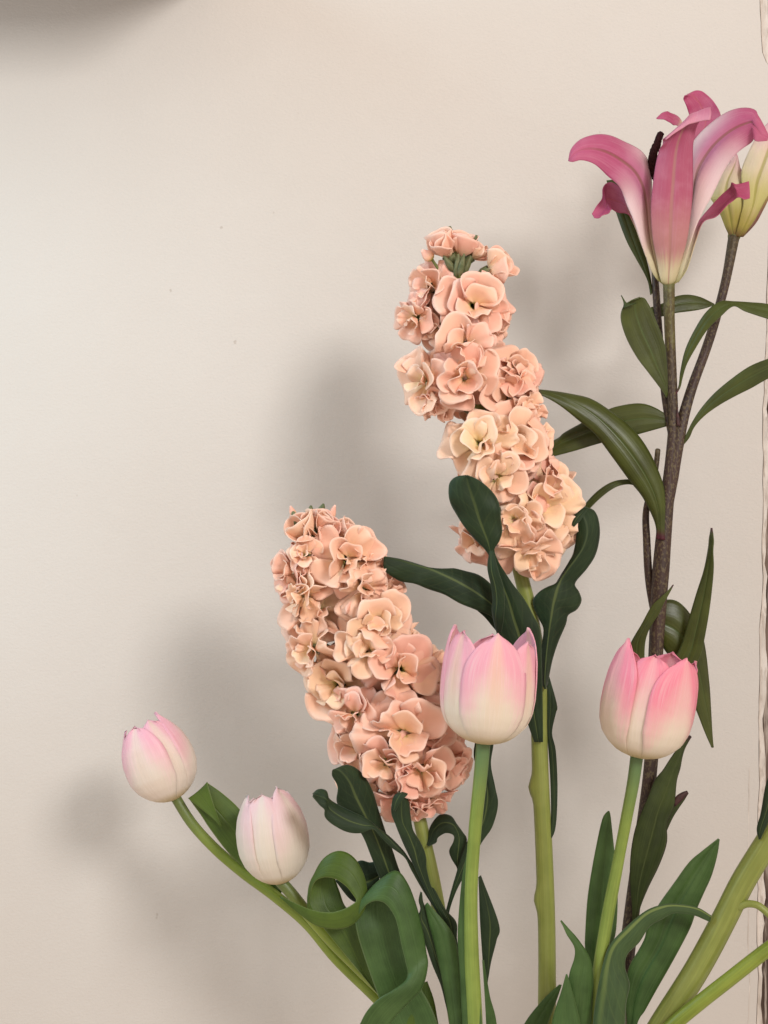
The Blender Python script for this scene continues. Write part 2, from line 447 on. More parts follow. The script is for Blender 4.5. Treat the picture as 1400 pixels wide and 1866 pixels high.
M_flake = old_material('flaking_whitewash', (0.54, 0.48, 0.43), (0.64, 0.58, 0.53), (0.45, 0.39, 0.34), 0.35)
M_oldwood = old_material('weathered_brown_wood', (0.060, 0.040, 0.030), (0.17, 0.125, 0.10), (0.36, 0.31, 0.27), 0.12)

# ------------------------------------------------------------------ the setting: painted wall with a cracked edge
def structure(o):
    o['kind'] = 'structure'; return o

crack = [(1383, -400), (1386, -200), (1385, 0), (1387, 60), (1389, 95), (1396, 112), (1403, 122), (1405, 200), (1404, 300), (1401, 420),
         (1398, 500), (1396, 560), (1397, 600), (1395, 640), (1392, 690), (1393, 715), (1390, 745), (1389, 785), (1391, 830), (1390, 880),
         (1391, 930), (1389, 975), (1388, 1005), (1390, 1050), (1389, 1085), (1386, 1120), (1384, 1150), (1385, 1200), (1384, 1260), (1382, 1310),
         (1383, 1360), (1383, 1400), (1384, 1430), (1381, 1470), (1380, 1520), (1379, 1560), (1381, 1620), (1379, 1700), (1382, 1780), (1378, 1866),
         (1380, 2000), (1377, 2300)]
rng = random.Random(3)
def ragged(line, step, amp):
    out = []
    for (x0, y0), (x1, y1) in zip(line, line[1:]):
        k = max(1, int(abs(y1 - y0) / step))
        for i in range(k):
            t = i / k
            out.append((x0 + (x1 - x0) * t + rng.uniform(-amp, amp), y0 + (y1 - y0) * t))
    out.append(line[-1]); return out
def sheet(name, left, right, d, depth, mat):
    """slab between two vertical ragged lines with the same number of points, front face at depth d"""
    V, F = [], []
    for (a, b) in zip(left, right):
        for dd in (d, d - depth):
            for q in (a, b):
                fr = (DU - WALL) / DU
                V.append(((q[0] - 700) * S * fr, -dd * S, CZ + (933 - q[1]) * S * fr))
    n = len(left)
    for i in range(n - 1):
        a, b = i * 4, (i + 1) * 4
        F += [(a, a+1, b+1, b), (a+2, b+2, b+3, a+3), (a, b, b+2, a+2), (a+1, a+3, b+3, b+1)]
    F += [(0, 2, 3, 1), (4*n-4, 4*n-3, 4*n-1, 4*n-2)]
    return structure(mesh_obj(name, V, F, mat, smooth=False))
edge_line = ragged(crack, 16, 0.55)
wall = sheet('wall', [(-1900, y) for x, y in edge_line], edge_line, WALL, 8.0, M_wall)
# whitewash flake strip beyond the crack and the weathered wood of the frame behind both
fl_l = [(x + rng.uniform(0.9, 1.8), y) for x, y in edge_line]
def strip_w(y):
    if y < 150: return 60
    if y < 480: return 14
    if y < 1090: return 8 + 3 * math.sin(y / 60.0)
    if y < 1500: return 10 + 2 * math.sin(y / 37.0)
    return 10 + 3 * math.sin(y / 50.0)
fl_r = [(x + strip_w(y) + rng.uniform(-2.2, 2.2), y) for x, y in fl_l]
sheet('whitewash_strip', fl_l, fl_r, WALL - 1.5, 6.0, M_flake)
sheet('wooden_frame', [(1340, -400), (1340, 2300)], [(1900, -400), (1900, 2300)], WALL - 5.0, 40.0, M_oldwood)
# fine hairline at the lower right: a second coat of paint ending in a thin lip
hl = [(1366, 1400), (1365, 1480), (1364, 1560), (1365, 1660), (1364, 1730), (1367, 1800), (1364, 1866), (1365, 2000)]
hl2 = ragged(hl, 16, 0.8)
sheet('paint_lip', [(x - 1.1, y) for x, y in hl2], [(x + 0.2, y) for x, y in hl2], WALL + 0.35, 3.0, M_flake)

# unseen board added just above the view to cast shade on the upper left corner
def box(name, c0, c1, mat, parent=None):
    xs, ys, zs = zip(c0, c1)
    V = [(x, y, z) for x in xs for y in ys for z in zs]
    F = [(0,1,3,2), (4,6,7,5), (0,4,5,1), (2,3,7,6), (0,2,6,4), (1,5,7,3)]
    return mesh_obj(name, V, F, mat, parent, smooth=False)

structure(box('shade_board', (-0.75, -0.010, CZ + 0.316), (-0.100, 0.124, CZ + 0.336), M_oldwood))

# ------------------------------------------------------------------ tulips
def tulip_head(root, base, H, W, tilt, petals, mat, closed, pitch=4):
    """petals: (azimuth deg, half width deg, height, layer offset, tip exponent, flare)"""
    if closed:
        prof = [(0, .10), (.02, .30), (.06, .50), (.12, .68), (.22, .87), (.34, .98), (.45, 1.0), (.58, .98), (.72, .89), (.86, .70), (1, .42)]
    else:
        prof = [(0, .12), (.015, .34), (.05, .54), (.10, .70), (.18, .86), (.28, .96), (.40, 1.0), (.55, 1.0), (.72, .97), (.88, .90), (1, .82)]
    ph, pr = zip(*prof)
    rot = Matrix.Rotation(R_(tilt), 3, 'Y') @ Matrix.Rotation(R_(pitch), 3, 'X')
    b = P(*base); f = (DU - base[2]) / DU * S
    out = []
    for k, (az, hw, hh, roff, tipx, flare) in enumerate(petals):
        n, m = 30, 18
        V, F, U = [], [], []
        rg = random.Random(k * 17 + int(H))
        p1 = rg.uniform(0, 6.28)
        for i in range(n):
            v = i / (n - 1)
            t = v ** 1.35                        # closer rows at the base
            h = t * hh
            x = max(0.0, (t - 0.56) / 0.44)
            wid = (1 - x ** 2.7) ** tipx if x < 1 else 0.0
            wid *= 0.80 + 0.20 * min(1, t / 0.3)
            for j in range(m + 1):
                u = 2 * j / m - 1
                th = R_(az) + R_(hw) * u * wid
                hloc = h - 0.02 * hh * (u * u) * t
                r = np.interp(hloc, ph, pr) * W
                r += roff * min(1, t * 6)
                r += flare * W * max(0, t - 0.45) ** 2
                r -= 0.010 * W * math.exp(-(u / 0.10) ** 2) * math.sin(math.pi * t)          # groove along the middle
                r += 0.012 * W * math.cos(u * 9 + p1) * math.sin(math.pi * t) * 0.6
                r -= 0.035 * W * (u ** 4) * (1 if roff < 0 else 0.3)
                r += 0.03 * W * t ** 4 * math.sin(u * 4 + p1)
                q = Vector((r * math.sin(th), -r * math.cos(th), hloc * H))
                V.append(b + (rot @ q) * f); U.append((j / m, h / max(hh, .01)))
        for i in range(n - 1):
            for j in range(m):
                a = i * (m + 1) + j
                F.append((a, a + 1, a + m + 2, a + m + 1))
        mesh_obj('petal', V, F, mat, root, U, 0.0004)
    # small receptacle that joins cup and stem
    return out

TG = 'pink and cream tulips in front of the wall'
# -- tulip with its head in front of the lower stock leaves
t_mid = thing('tulip', 'pink tulip with cream base, upright before the dark leaves of the taller stock', 'tulip', P(872, 2080, 150), TG)
tulip_head(t_mid, (883, 1354, 170), 213, 84, 4, [
    (4, 43, 1.0, 3.5, .78, -0.05), (-52, 38, 0.985, 0.5, .62, -0.05), (54, 38, 0.93, 0.5, .55, 0.0), (116, 40, 1.0, 3.0, .80, 0.08),
    (-112, 40, 0.985, 3.0, .7, -0.02), (176, 42, 0.9, 0, .6, -0.1)], M_tulip_mid, False)
stem(t_mid, [(872, 2080, 150), (868, 1960, 152), (866, 1866, 155), (860, 1740, 158), (859, 1620, 162), (866, 1510, 166), (877, 1400, 170), (881, 1352, 170)], [14, 14, 13.5, 13, 11.5, 11, 11.5, 12.5], M_tstem)
leaf(t_mid, with_d(zc([(1120, 1500), (1105, 1114), (1090, 800), (1080, 650), (1086, 500), (1105, 300), (1128, 180), (1143, 100)]), 150, 148),
     with_d(zc([(1250, 1500), (1215, 1114), (1185, 850), (1150, 650), (1140, 480), (1140, 300), (1146, 180), (1147, 100)]), 172, 150), M_tleaf, bow=0.12, crease=0.0)
leaf(t_mid, with_d(zc([(1070, 1500), (1035, 1114), (995, 880), (955, 690), (918, 550), (898, 455)]), 118, 105),
     with_d(zc([(1125, 1500), (1104, 1114), (1098, 900), (1080, 720), (1040, 595), (910, 440)]), 130, 112), M_tleaf, bow=0.16, crease=0.05)
leaf(t_mid, with_d(zc([(1250, 1500), (1236, 1114), (1226, 920), (1216, 760)]), 120), with_d(zc([(1330, 1500), (1293, 1114), (1255, 960), (1222, 760)]), 112), M_tleaf, bow=0.1)

# -- tulip in front of the lily stem
t_right = thing('tulip', 'deepest pink tulip with white base standing in front of the brown lily stem', 'tulip', P(1075, 2080, 120), TG)
tulip_head(t_right, (1163, 1379, 120), 208, 82, 10.5, [
    (34, 44, 0.97, 3.5, .68, -0.04), (-14, 40, 0.955, -1.0, .55, -0.06), (-66, 38, 1.03, 3.5, .85, -0.10), (95, 40, 0.92, 0, .6, -0.05),
    (150, 42, 0.93, 3.0, .6, -0.06), (-140, 42, 0.9, 0, .6, -0.06)], M_tulip_bright, False)
stem(t_right, [(1075, 2080, 120), (1081, 1960, 120), (1086, 1860, 120), (1094, 1760, 120), (1106, 1680, 120), (1124, 1585, 120), (1142, 1490, 120), (1155, 1420, 120), (1161, 1376, 120)], [14.5, 14, 13.5, 13, 11.5, 11, 10, 10.5, 11.5], M_tstem)
leaf(t_right, with_d(zb([(440, 1600), (452, 1300), (450, 1080), (428, 960), (430, 850), (440, 700), (460, 560), (490, 400), (520, 270), (545, 232), (553, 228)]), 70, 62),
     with_d(zb([(540, 1600), (548, 1300), (552, 1080), (565, 960), (590, 870), (600, 700), (595, 580), (583, 450), (575, 380), (562, 260), (555, 228)]), 70, 62), M_tleaf, bow=0.14, crease=0.05)
leaf(t_right, with_d(zb([(310, 1650), (318, 1359), (325, 1220), (345, 1090), (370, 1010), (370, 950), (330, 885), (310, 840), (297, 812)]), 130, 138),
     with_d(zb([(450, 1650), (460, 1359), (466, 1250), (471, 1150), (463, 1050), (440, 985), (385, 905), (340, 855), (299, 810)]), 138, 130), M_tleaf, bow=0.12, crease=0.03)
leaf(t_right, with_d(zb([(200, 1600), (250, 1359), (270, 1280), (300, 1190), (326, 1096)]), 150, 146), with_d(zb([(440, 1600), (402, 1359), (382, 1270), (357, 1180), (332, 1094)]), 156, 146), M_tleaf, bow=0.12)
leaf(t_right, with_d(zb([(60, 1600), (78, 1420), (105, 1359), (145, 1300), (215, 1220), (290, 1150)]), 30), with_d(zb([(200, 1600), (215, 1420), (230, 1359), (250, 1300), (280, 1220), (303, 1152)]), 30), M_tleaf, bow=0.1)

# -- the two pale tulips that lean out to the left
t_l1 = thing('tulip', 'pale pink tulip on a long curved stem, farthest out along the bare wall', 'tulip', P(800, 2080, 20), TG)
tulip_head(t_l1, (318, 1457, -140), 158, 64, -22, [
    (-20, 48, 0.98, 2.2, .40, 0.02), (30, 44, 0.99, 0.5, .40, -0.03), (93, 47, 1.02, 2.2, .5, -0.08), (-84, 40, 0.95, 0, .6, 0),
    (150, 44, 0.90, 1.0, .45, -0.06), (-140, 44, 0.90, 0, .45, -0.06)], M_tulip_pale, True, pitch=2)
stem(t_l1, [(800, 2080, 20), (760, 1900, 15), (694, 1826, 0), (611, 1744, -20), (559, 1682, -45), (500, 1632, -70), (440, 1588, -95), (388, 1543, -115), (347, 1497, -130), (319, 1452, -140)], [12, 12, 11.5, 11, 11, 11, 11, 10.5, 10, 10], M_tstem2)
leaf(t_l1, z7([(1000, 1180, -75), (870, 1018, -85), (750, 902, -95), (650, 772, -105), (590, 682, -110), (530, 600, -112), (527, 596, -104), (600, 655, -98), (660, 705, -95), (711, 757, -94)]),
     z7([(1080, 1120, -80), (980, 930, -92), (900, 780, -104), (815, 650, -112), (720, 562, -116), (640, 505, -116), (632, 501, -106), (650, 570, -99), (675, 650, -95), (713, 755, -94)]), M_tleaf2, bow=0.04, crease=0.0, n=70)

t_l2 = thing('tulip', 'creamy white tulip flushed faint pink, below the long curved one, beside ringlet leaves', 'tulip', P(810, 2080, 60), TG)
tulip_head(t_l2, (510, 1610, -10), 178, 63, -8.5, [
    (-10, 46, 0.975, 0.5, .33, -0.05), (54, 48, 1.01, 2.2, .44, -0.14), (-74, 46, 0.955, 2.2, .38, -0.08), (100, 42, 0.92, 0, .6, 0),
    (160, 44, 0.88, 1.0, .45, -0.03), (-140, 44, 0.88, 0, .45, -0.03)], M_tulip_white, True, pitch=2)
stem(t_l2, [(810, 2080, 60), (770, 1900, 55), (720, 1830, 40), (650, 1760, 20), (600, 1710, 5), (556, 1660, -5), (532, 1630, -8), (511, 1606, -10)], [12, 12, 12, 12, 12, 12, 11, 11], M_tstem2)
# ringlet leaf A (small loop) and B (large loop)
def shift(pts, d): return [(p[0], p[1], p[2] + d) for p in pts]
bodyA = strip(shift(zc([(760, 1120, 0), (648, 968, 0), (480, 762, 0), (345, 597, 0), (262, 485, -2), (246, 410, -6), (262, 320, -10), (320, 230, -14)]), 52),
              shift(zc([(800, 1100, 0), (655, 958, 0), (600, 830, 0), (528, 560, 0), (452, 458, -6), (425, 385, -14), (398, 300, -20), (400, 210, -22)]), 52), bow=-0.06, crease=0.0)
bandA = strip(shift(zc([(246, 480, 0), (247, 400, 4), (272, 308, 8), (335, 198, 10), (420, 155, 12), (500, 190, 14), (556, 285, 18), (577, 395, 24), (560, 480, 30), (505, 555, 34), (420, 587, 34), (300, 570, 30), (190, 495, 22), (92, 412, 14)]), 55),
              shift(zc([(262, 490, 0), (256, 430, 6), (282, 332, 16), (335, 302, 26), (400, 311, 30), (460, 352, 34), (500, 402, 36), (515, 428, 38), (500, 448, 40), (440, 480, 40), (365, 496, 38), (270, 482, 32), (185, 448, 24), (98, 406, 14)]), 55), bow=0.06, crease=0.0, n=70)
oA = mesh_obj('leaf', *merge(bodyA, bandA)[:2], M_tleaf2, t_l2, merge(bodyA, bandA)[2], 0.0006)
bodyB = strip(shift(zc([(760, 1300, 0), (700, 1110, 0), (640, 965, 0), (560, 740, 0), (521, 610, 0), (512, 525, -4), (540, 430, -10), (610, 350, -14)]), 78),
              shift(zc([(1000, 1200, 0), (930, 1020, 0), (860, 890, 0), (815, 760, 0), (790, 620, -4), (755, 500, -12), (720, 420, -18), (700, 340, -20)]), 78), bow=-0.10, crease=0.0)
bandB = strip(shift(zc([(511, 545, 0), (522, 470, 6), (580, 382, 10), (655, 308, 12), (738, 265, 14), (800, 335, 16), (850, 465, 18), (885, 605, 20), (903, 715, 24), (912, 790, 30), (880, 915, 40), (790, 1012, 44), (715, 1095, 40), (660, 1200, 34)]), 82),
              shift(zc([(518, 550, 0), (532, 505, 8), (572, 455, 18), (625, 432, 28), (682, 452, 32), (735, 535, 34), (765, 670, 36), (790, 775, 38), (802, 835, 40), (785, 880, 46), (715, 930, 54), (640, 975, 56), (570, 1050, 50), (515, 1160, 40)]), 82), bow=0.08, crease=0.0, n=70)
oB = mesh_obj('leaf', *merge(bodyB, bandB)[:2], M_tleaf, t_l2, merge(bodyB, bandB)[2], 0.0006)
leaf(t_l2, with_d(zc([(760, 1500), (690, 1250), (735, 1090), (800, 1000), (898, 882)]), 60, 64), with_d(zc([(1040, 1500), (1000, 1250), (970, 1110), (945, 980), (908, 878)]), 60, 60), M_tleaf2, bow=0.14)

# -- tulip that leans away to the right (head beyond the picture)
t_far = thing('tulip', 'bright green tulip stem crossing in front of the thick olive stem, with one broad leaf', 'tulip', P(1130, 1985, 120))
stem(t_far, [(1130, 1985, 120), (1180, 1916, 125), (1226, 1869, 130), (1280, 1824, 130), (1331, 1784, 128), (1400, 1730, 125), (1480, 1672, 120), (1560, 1618, 115)], [13, 13, 13, 13, 13, 12.5, 12, 12], M_tstem2)
leaf(t_far, with_d(zb([(640, 1600), (650, 1359), (640, 1200), (660, 1060), (710, 970), (745, 900), (760, 830), (820, 722), (900, 610), (980, 500), (1050, 440), (1136, 374)]), 60, 52),
     with_d(zb([(640, 1600), (705, 1359), (745, 1290), (800, 1190), (880, 1050), (940, 940), (990, 840), (1020, 752), (1060, 660), (1100, 570), (1130, 460), (1141, 378)]), 74, 44), M_tleaf, bow=0.06, crease=0.10, mu=0.42)

# ------------------------------------------------------------------ lily
lily = thing('lily', 'pink lily on a speckled brown stem with one open trumpet and one opening bloom', 'lily', P(1105, 2080, -50))
DL = -60
stem(lily, [(1105, 2080, -55), (1130, 1866, -58), (1150, 1680, DL), (1170, 1530, DL), (1186, 1400, DL), (1195, 1200, DL), (1204, 1050, DL), (1214, 930, DL), (1224, 830, DL), (1227, 780, DL), (1225, 700, DL), (1221, 600, DL), (1219, 512, DL)],
     [15, 15, 14.5, 14.5, 14, 13, 13, 14, 16, 13, 9.5, 9.5, 10], M_lstem, n=120)
o = stem(lily, [(1222, 640, DL), (1220, 570, DL), (1219, 508, DL)], [9.6, 10.2, 11.2], M_lstem2, name='pedicel', n=20)
stem(lily, [(1216, 935, DL), (1226, 860, DL), (1236, 805, DL), (1243, 772, DL - 2), (1262, 705, DL - 8), (1284, 645, DL - 14), (1302, 590, DL - 45), (1322, 515, DL - 75), (1338, 430, DL - 104)], [9, 13, 12, 10, 9, 9, 8.5, 9, 11], M_lstem, name='branch')
stem(lily, [(1226, 800, DL - 4), (1215, 740, DL - 14), (1208, 680, DL - 20), (1201, 600, DL - 28), (1195, 520, DL - 30), (1192, 450, DL - 36)], [7, 7.2, 7, 7, 5], M_lstem, name='branch')
stem(lily, [(1194, 1120, DL - 12), (1184, 1060, DL - 16), (1179, 985, DL - 16), (1178, 930, DL - 14), (1190, 880, DL - 12), (1197, 840, DL - 10), (1199, 820, DL - 10)], [8, 8, 7.5, 7, 6, 5.5, 5], M_lstem, name='branch')
d0 = DL
LV = lambda *a, **k: leaf(lily, *a, **k)
LV(with_d(z1([(650, 1460), (630, 1360), (560, 1230), (500, 1120), (440, 960), (370, 730)]), d0 - 30, d0 - 60), with_d(z1([(655, 1460), (662, 1430), (640, 1300), (600, 1150), (550, 990), (470, 720)]), d0 - 30, d0 - 50), M_lleaf, bow=0.1)
LV(with_d(z2([(812, 715), (780, 665), (700, 560), (640, 480), (580, 370), (547, 260), (560, 190), (600, 155), (650, 138)]), d0 + 8, d0 + 45),
   with_d(z2([(818, 700), (818, 600), (812, 500), (800, 400), (760, 290), (725, 205), (700, 160), (685, 140), (665, 135)]), d0 + 4, d0 + 25), M_lleaf, bow=-0.08, crease=-0.05)
LV(z2([(560, 200, d0 + 44), (562, 165, d0 + 42), (552, 135, d0 + 40), (547, 121, d0 + 38)]), z2([(640, 165, d0 + 42), (585, 168, d0 + 42), (562, 142, d0 + 40), (549, 121, d0 + 38)]), M_ldry, name='leaf_tip', n=14, m=6)
LV(with_d(z2([(720, 192), (790, 168), (860, 130), (930, 118), (1000, 130), (1050, 152), (1088, 172)]), d0 - 35, d0 - 70), with_d(z2([(720, 240), (790, 243), (860, 225), (960, 212), (1010, 203), (1050, 192), (1088, 176)]), d0 - 25, d0 - 60), M_lleaf, bow=0.08)
LV(with_d(z2([(856, 700), (882, 645), (893, 560), (920, 440), (970, 330), (1040, 220), (1120, 158), (1200, 157), (1300, 163), (1400, 173), (1540, 215)]), d0 + 6, d0 + 30),
   with_d(z2([(862, 705), (892, 655), (905, 600), (930, 520), (985, 420), (1050, 320), (1130, 240), (1200, 184), (1270, 215), (1400, 258), (1540, 300)]), d0 + 6, d0 + 48), M_lleaf_red, bow=0.06, crease=0.03, n=60)
LV(with_d([(1241, 806), (1250, 793), (1262, 769), (1279, 743), (1303, 716), (1334, 690), (1366, 668), (1400, 654), (1450, 640)], d0 + 4, d0 + 50), with_d([(1245, 812), (1257, 797), (1266, 778), (1284, 758), (1310, 739), (1340, 722), (1370, 707), (1400, 690), (1450, 665)], d0 + 4, d0 + 60), M_lleaf, bow=0.07)
LV(with_d([(1196, 982), (1196, 962), (1189, 940), (1171, 905), (1149, 877), (1117, 833), (1086, 792), (1057, 767), (1026, 742), (999, 725), (970, 712)], d0 + 12, d0 + 30), with_d([(1212, 984), (1211, 965), (1212, 909), (1205, 871), (1180, 817), (1149, 777), (1108, 745), (1076, 726), (1039, 717), (1000, 711), (970, 710)], d0 + 18, d0 + 10),
   M_lleaf_red, bow=0.14, crease=0.05, mu=0.42, n=60, curl=-0.05)
LV(with_d([(1218, 757), (1190, 741), (1164, 735), (1128, 740), (1105, 748), (1066, 768), (1030, 788), (1015, 800), (975, 818)], d0 - 10, d0 - 50), with_d([(1218, 776), (1190, 784), (1161, 792), (1130, 800), (1093, 808), (1050, 821), (1012, 831), (1000, 833), (975, 832)], d0 - 10, d0 - 30), M_lleaf, bow=0.06)
LV(with_d([(1180, 905), (1162, 880), (1149, 874), (1124, 876), (1105, 884), (1085, 899), (1066, 920), (1048, 945)], d0 - 6, d0 - 20), with_d([(1180, 916), (1165, 892), (1150, 883), (1130, 885), (1112, 894), (1092, 910), (1074, 928), (1056, 948)], d0 - 4, d0 - 10), M_lleaf, bow=0.08)
LV(with_d([(1196, 1260), (1215, 1220), (1240, 1180), (1255, 1130), (1270, 1080), (1283, 1040), (1291, 1000), (1293, 980), (1297, 962)], d0 + 10, d0 + 20), with_d([(1210, 1270), (1250, 1240), (1275, 1200), (1285, 1160), (1295, 1100), (1301, 1040), (1300, 1005), (1301, 985), (1298, 962)], d0 + 10, d0 + 40), M_lleaf_red, bow=0.08, crease=0.06)
LV(with_d([(1200, 1105), (1215, 1093), (1238, 1098), (1262, 1125), (1282, 1165), (1292, 1240), (1296, 1300), (1299, 1362)], d0 - 12, d0 - 30), with_d([(1200, 1160), (1212, 1185), (1225, 1200), (1240, 1220), (1255, 1260), (1270, 1297), (1285, 1335), (1298, 1363)], d0 - 10, d0 - 10), M_lleaf, bow=0.10)
LV(with_d([(1160, 1290), (1150, 1230), (1148, 1183), (1152, 1168), (1170, 1137), (1187, 1106), (1205, 1088), (1217, 1077), (1227, 1065)], d0 + 14, d0 + 24), with_d([(1182, 1290), (1176, 1230), (1175, 1180), (1181, 1152), (1192, 1132), (1201, 1119), (1210, 1099), (1219, 1083), (1228, 1066)], d0 + 18, d0 + 24), M_lleaf_red, bow=0.12)
LV(with_d([(1152, 1690), (1152, 1654), (1148, 1606), (1150, 1554), (1160, 1503), (1181, 1451), (1194, 1421), (1212, 1398), (1230, 1370), (1240, 1352), (1258, 1340)], d0 + 20, d0 + 48), with_d([(1160, 1690), (1167, 1654), (1181, 1619), (1201, 1578), (1215, 1537), (1216, 1503), (1228, 1469), (1234, 1421), (1241, 1394), (1248, 1364), (1260, 1342)], d0 + 20, d0 + 30), M_ldry, bow=0.10, crease=0.06, mu=0.6, wave=0.03, wf=5)
LV(with_d([(1200, 1530), (1218, 1490), (1225, 1462), (1243, 1446), (1252, 1441)], d0 + 14, d0 + 20), with_d([(1206, 1535), (1224, 1494), (1236, 1474), (1247, 1458), (1254, 1446)], d0 + 14, d0 + 10), M_ldry, bow=0.2)
LV(with_d([(1226, 1462), (1234, 1450), (1246, 1443), (1253, 1442)], d0 + 22, d0 + 20), with_d([(1230, 1470), (1240, 1462), (1248, 1454), (1254, 1446)], d0 + 24, d0 + 20), M_dry, name='withered_tip', bow=0.2, n=10, m=6)
# red scale leaf in the fork
LV(with_d(z2([(872, 880), (868, 820), (872, 770)]), d0 + 10, d0 + 8), with_d(z2([(892, 880), (885, 830), (874, 770)]), d0 + 10, d0 + 8), M_dry, name='bract', bow=0.2, n=10, m=6)

def arc(pts, dd):        # add depths given as a parallel list, interpolated
    n = len(pts)
    xs = np.linspace(0, 1, n); ys = np.interp(xs, np.linspace(0, 1, len(dd)), dd)
    return [(p[0], p[1], float(y) + (p[2] if len(p) > 2 else 0)) for p, y in zip(pts, ys)]

fl = mesh_obj('flower', *tube([(1219, 506, DL), (1219, 513, DL), (1219, 520, DL)], [12.5, 13, 10], n=8)[:2], M_recept, lily)
def petal(parent, L, Rr, mat, **k):
    k.setdefault('n', 64); k.setdefault('m', 24); k.setdefault('wave', 0.035); k.setdefault('wf', 3.5)
    V, F, U = strip(L, Rr, **k)
    return mesh_obj('petal', V, F, mat, parent, U, 0.0005)
# front petal, its tip rolled over towards the room
fd = [d0 + k for k in (4, 12, 22, 38, 48, 52, 56, 60, 66, 74, 88, 102, 108)]
petal(fl, arc(z1([(745, 1392), (715, 1362), (690, 1235), (662, 1080), (653, 900), (664, 770), (682, 640), (704, 548), (722, 505), (735, 480), (742, 462), (746, 462), (748, 474)]), fd),
      arc(z1([(780, 1392), (812, 1362), (852, 1230), (888, 1080), (912, 900), (920, 760), (920, 620), (922, 490), (945, 390), (1000, 310), (1033, 267), (1042, 300), (1031, 347)]), fd),
      M_lily_front, M=arc(z1([(762, 1392), (764, 1368), (771, 1240), (775, 1080), (782, 900), (792, 770), (802, 635), (815, 520), (838, 420), (866, 340), (885, 280), (890, 306), (884, 356)]), fd), quad=True, bow=0.13, crease=0.03, n=80)
# left petal
petal(fl, arc(z1([(730, 1392), (695, 1366), (625, 1225), (565, 1065), (518, 930), (470, 800), (400, 722), (340, 662), (262, 615), (200, 602), (150, 612), (128, 606)]), [d0+2, d0+6, d0+14, d0+24, d0+32, d0+42, d0+50, d0+58, d0+64, d0+66, d0+64, d0+60]),
      arc(z1([(745, 1390), (732, 1345), (695, 1200), (668, 1050), (660, 900), (664, 780), (650, 640), (590, 550), (500, 488), (400, 448), (285, 442), (190, 478), (140, 540), (128, 603)]), [d0+2, d0+4, d0+2, d0-4, d0-8, d0-6, d0+2, d0+12, d0+24, d0+36, d0+50, d0+58, d0+60]),
      M_lily_side, bow=0.16, crease=0.07, mu=0.46)
# right petal with hooked tip
petal(fl, arc(z1([(785, 1390), (800, 1345), (845, 1200), (885, 1050), (915, 900), (918, 700), (920, 520), (965, 430), (1050, 348), (1150, 294), (1250, 267), (1318, 283), (1345, 330), (1382, 400), (1402, 442)]), [d0+2, d0+4, d0+2, d0-2, d0-6, d0-8, d0-4, d0+4, d0+14, d0+26, d0+40, d0+52, d0+62, d0+66]),
      arc(z1([(800, 1392), (832, 1368), (862, 1300), (905, 1150), (940, 1030), (985, 920), (1032, 832), (1105, 690), (1170, 600), (1240, 525), (1300, 478), (1318, 445), (1308, 462), (1330, 480), (1395, 477)]), [d0+6, d0+16, d0+26, d0+32, d0+36, d0+40, d0+44, d0+48, d0+52, d0+56, d0+60, d0+70, d0+74, d0+68]),
      M_lily_side, bow=0.16, crease=0.07, mu=0.52)
# low right petal, low left petal, back petal
petal(fl, arc(z1([(812, 1378), (860, 1270), (910, 1100), (955, 1000), (1030, 905), (1100, 822), (1158, 778), (1165, 742), (1200, 756), (1278, 734)]), [d0, d0-8, d0-16, d0-20, d0-20, d0-14, d0-6, d0+6, d0+10, d0+18]),
      arc(z1([(828, 1380), (885, 1290), (940, 1120), (985, 995), (1060, 962), (1112, 920), (1170, 860), (1212, 838), (1250, 848), (1284, 842)]), [d0, d0-2, d0-4, d0-2, d0+4, d0+10, d0+16, d0+26, d0+30, d0+28]),
      M_lily_deep, bow=-0.12, crease=0.0)
petal(fl, arc(z1([(700, 1372), (610, 1170), (545, 980), (490, 820), (420, 752), (375, 742), (348, 782), (335, 850), (300, 905), (276, 942)]), [d0, d0-16, d0-34, d0-44, d0-50, d0-46, d0-36, d0-26, d0-16, d0-10]),
      arc(z1([(712, 1376), (630, 1200), (575, 1040), (515, 948), (450, 930), (405, 917), (385, 932), (345, 955), (318, 968), (290, 968)]), [d0, d0-8, d0-18, d0-22, d0-16, d0-6, d0+2, d0+4, d0+2, d0-4]),
      M_lily_deep, bow=-0.16, crease=0.0)
petal(fl, arc(z1([(735, 1340), (780, 1000), (860, 640), (905, 460), (905, 350), (885, 270), (864, 215), (866, 196), (880, 184)]), [d0-4, d0-30, d0-60, d0-72, d0-76, d0-70, d0-64, d0-60]),
      arc(z1([(800, 1340), (930, 1000), (985, 640), (1050, 420), (1098, 325), (1060, 236), (1000, 176), (940, 156), (882, 182)]), [d0-4, d0-30, d0-56, d0-66, d0-72, d0-80, d0-84, d0-84]),
      M_lily_deep, bow=-0.10, crease=0.0)
petal(fl, arc(z1([(880, 420), (840, 340), (790, 305), (740, 293), (688, 334)]), [d0-40, d0-30, d0-20, d0-14, d0-10]), arc(z1([(860, 450), (825, 385), (795, 375), (745, 345), (688, 337)]), [d0-40, d0-20, d0-8, d0-4, d0-8]), M_lily_deep, bow=0.12, n=24)
fl.children[-1].name = 'petal_tip'
V, F, U = tube(z1([(720, 900, d0 + 6), (690, 760, d0 + 6), (662, 640, d0 + 8), (668, 570, d0 + 8), (690, 500, d0 + 8), (716, 432, d0 + 8)]), [1.5, 1.5, 5.0, 8.0, 7.6, 5.4], n=50)
rg = random.Random(5)
V = [v + Vector((rg.uniform(-1, 1), rg.uniform(-1, 1), rg.uniform(-1, 1))) * 1.3 * S for v in V]
mesh_obj('anther', V, F, M_anther, fl, U)

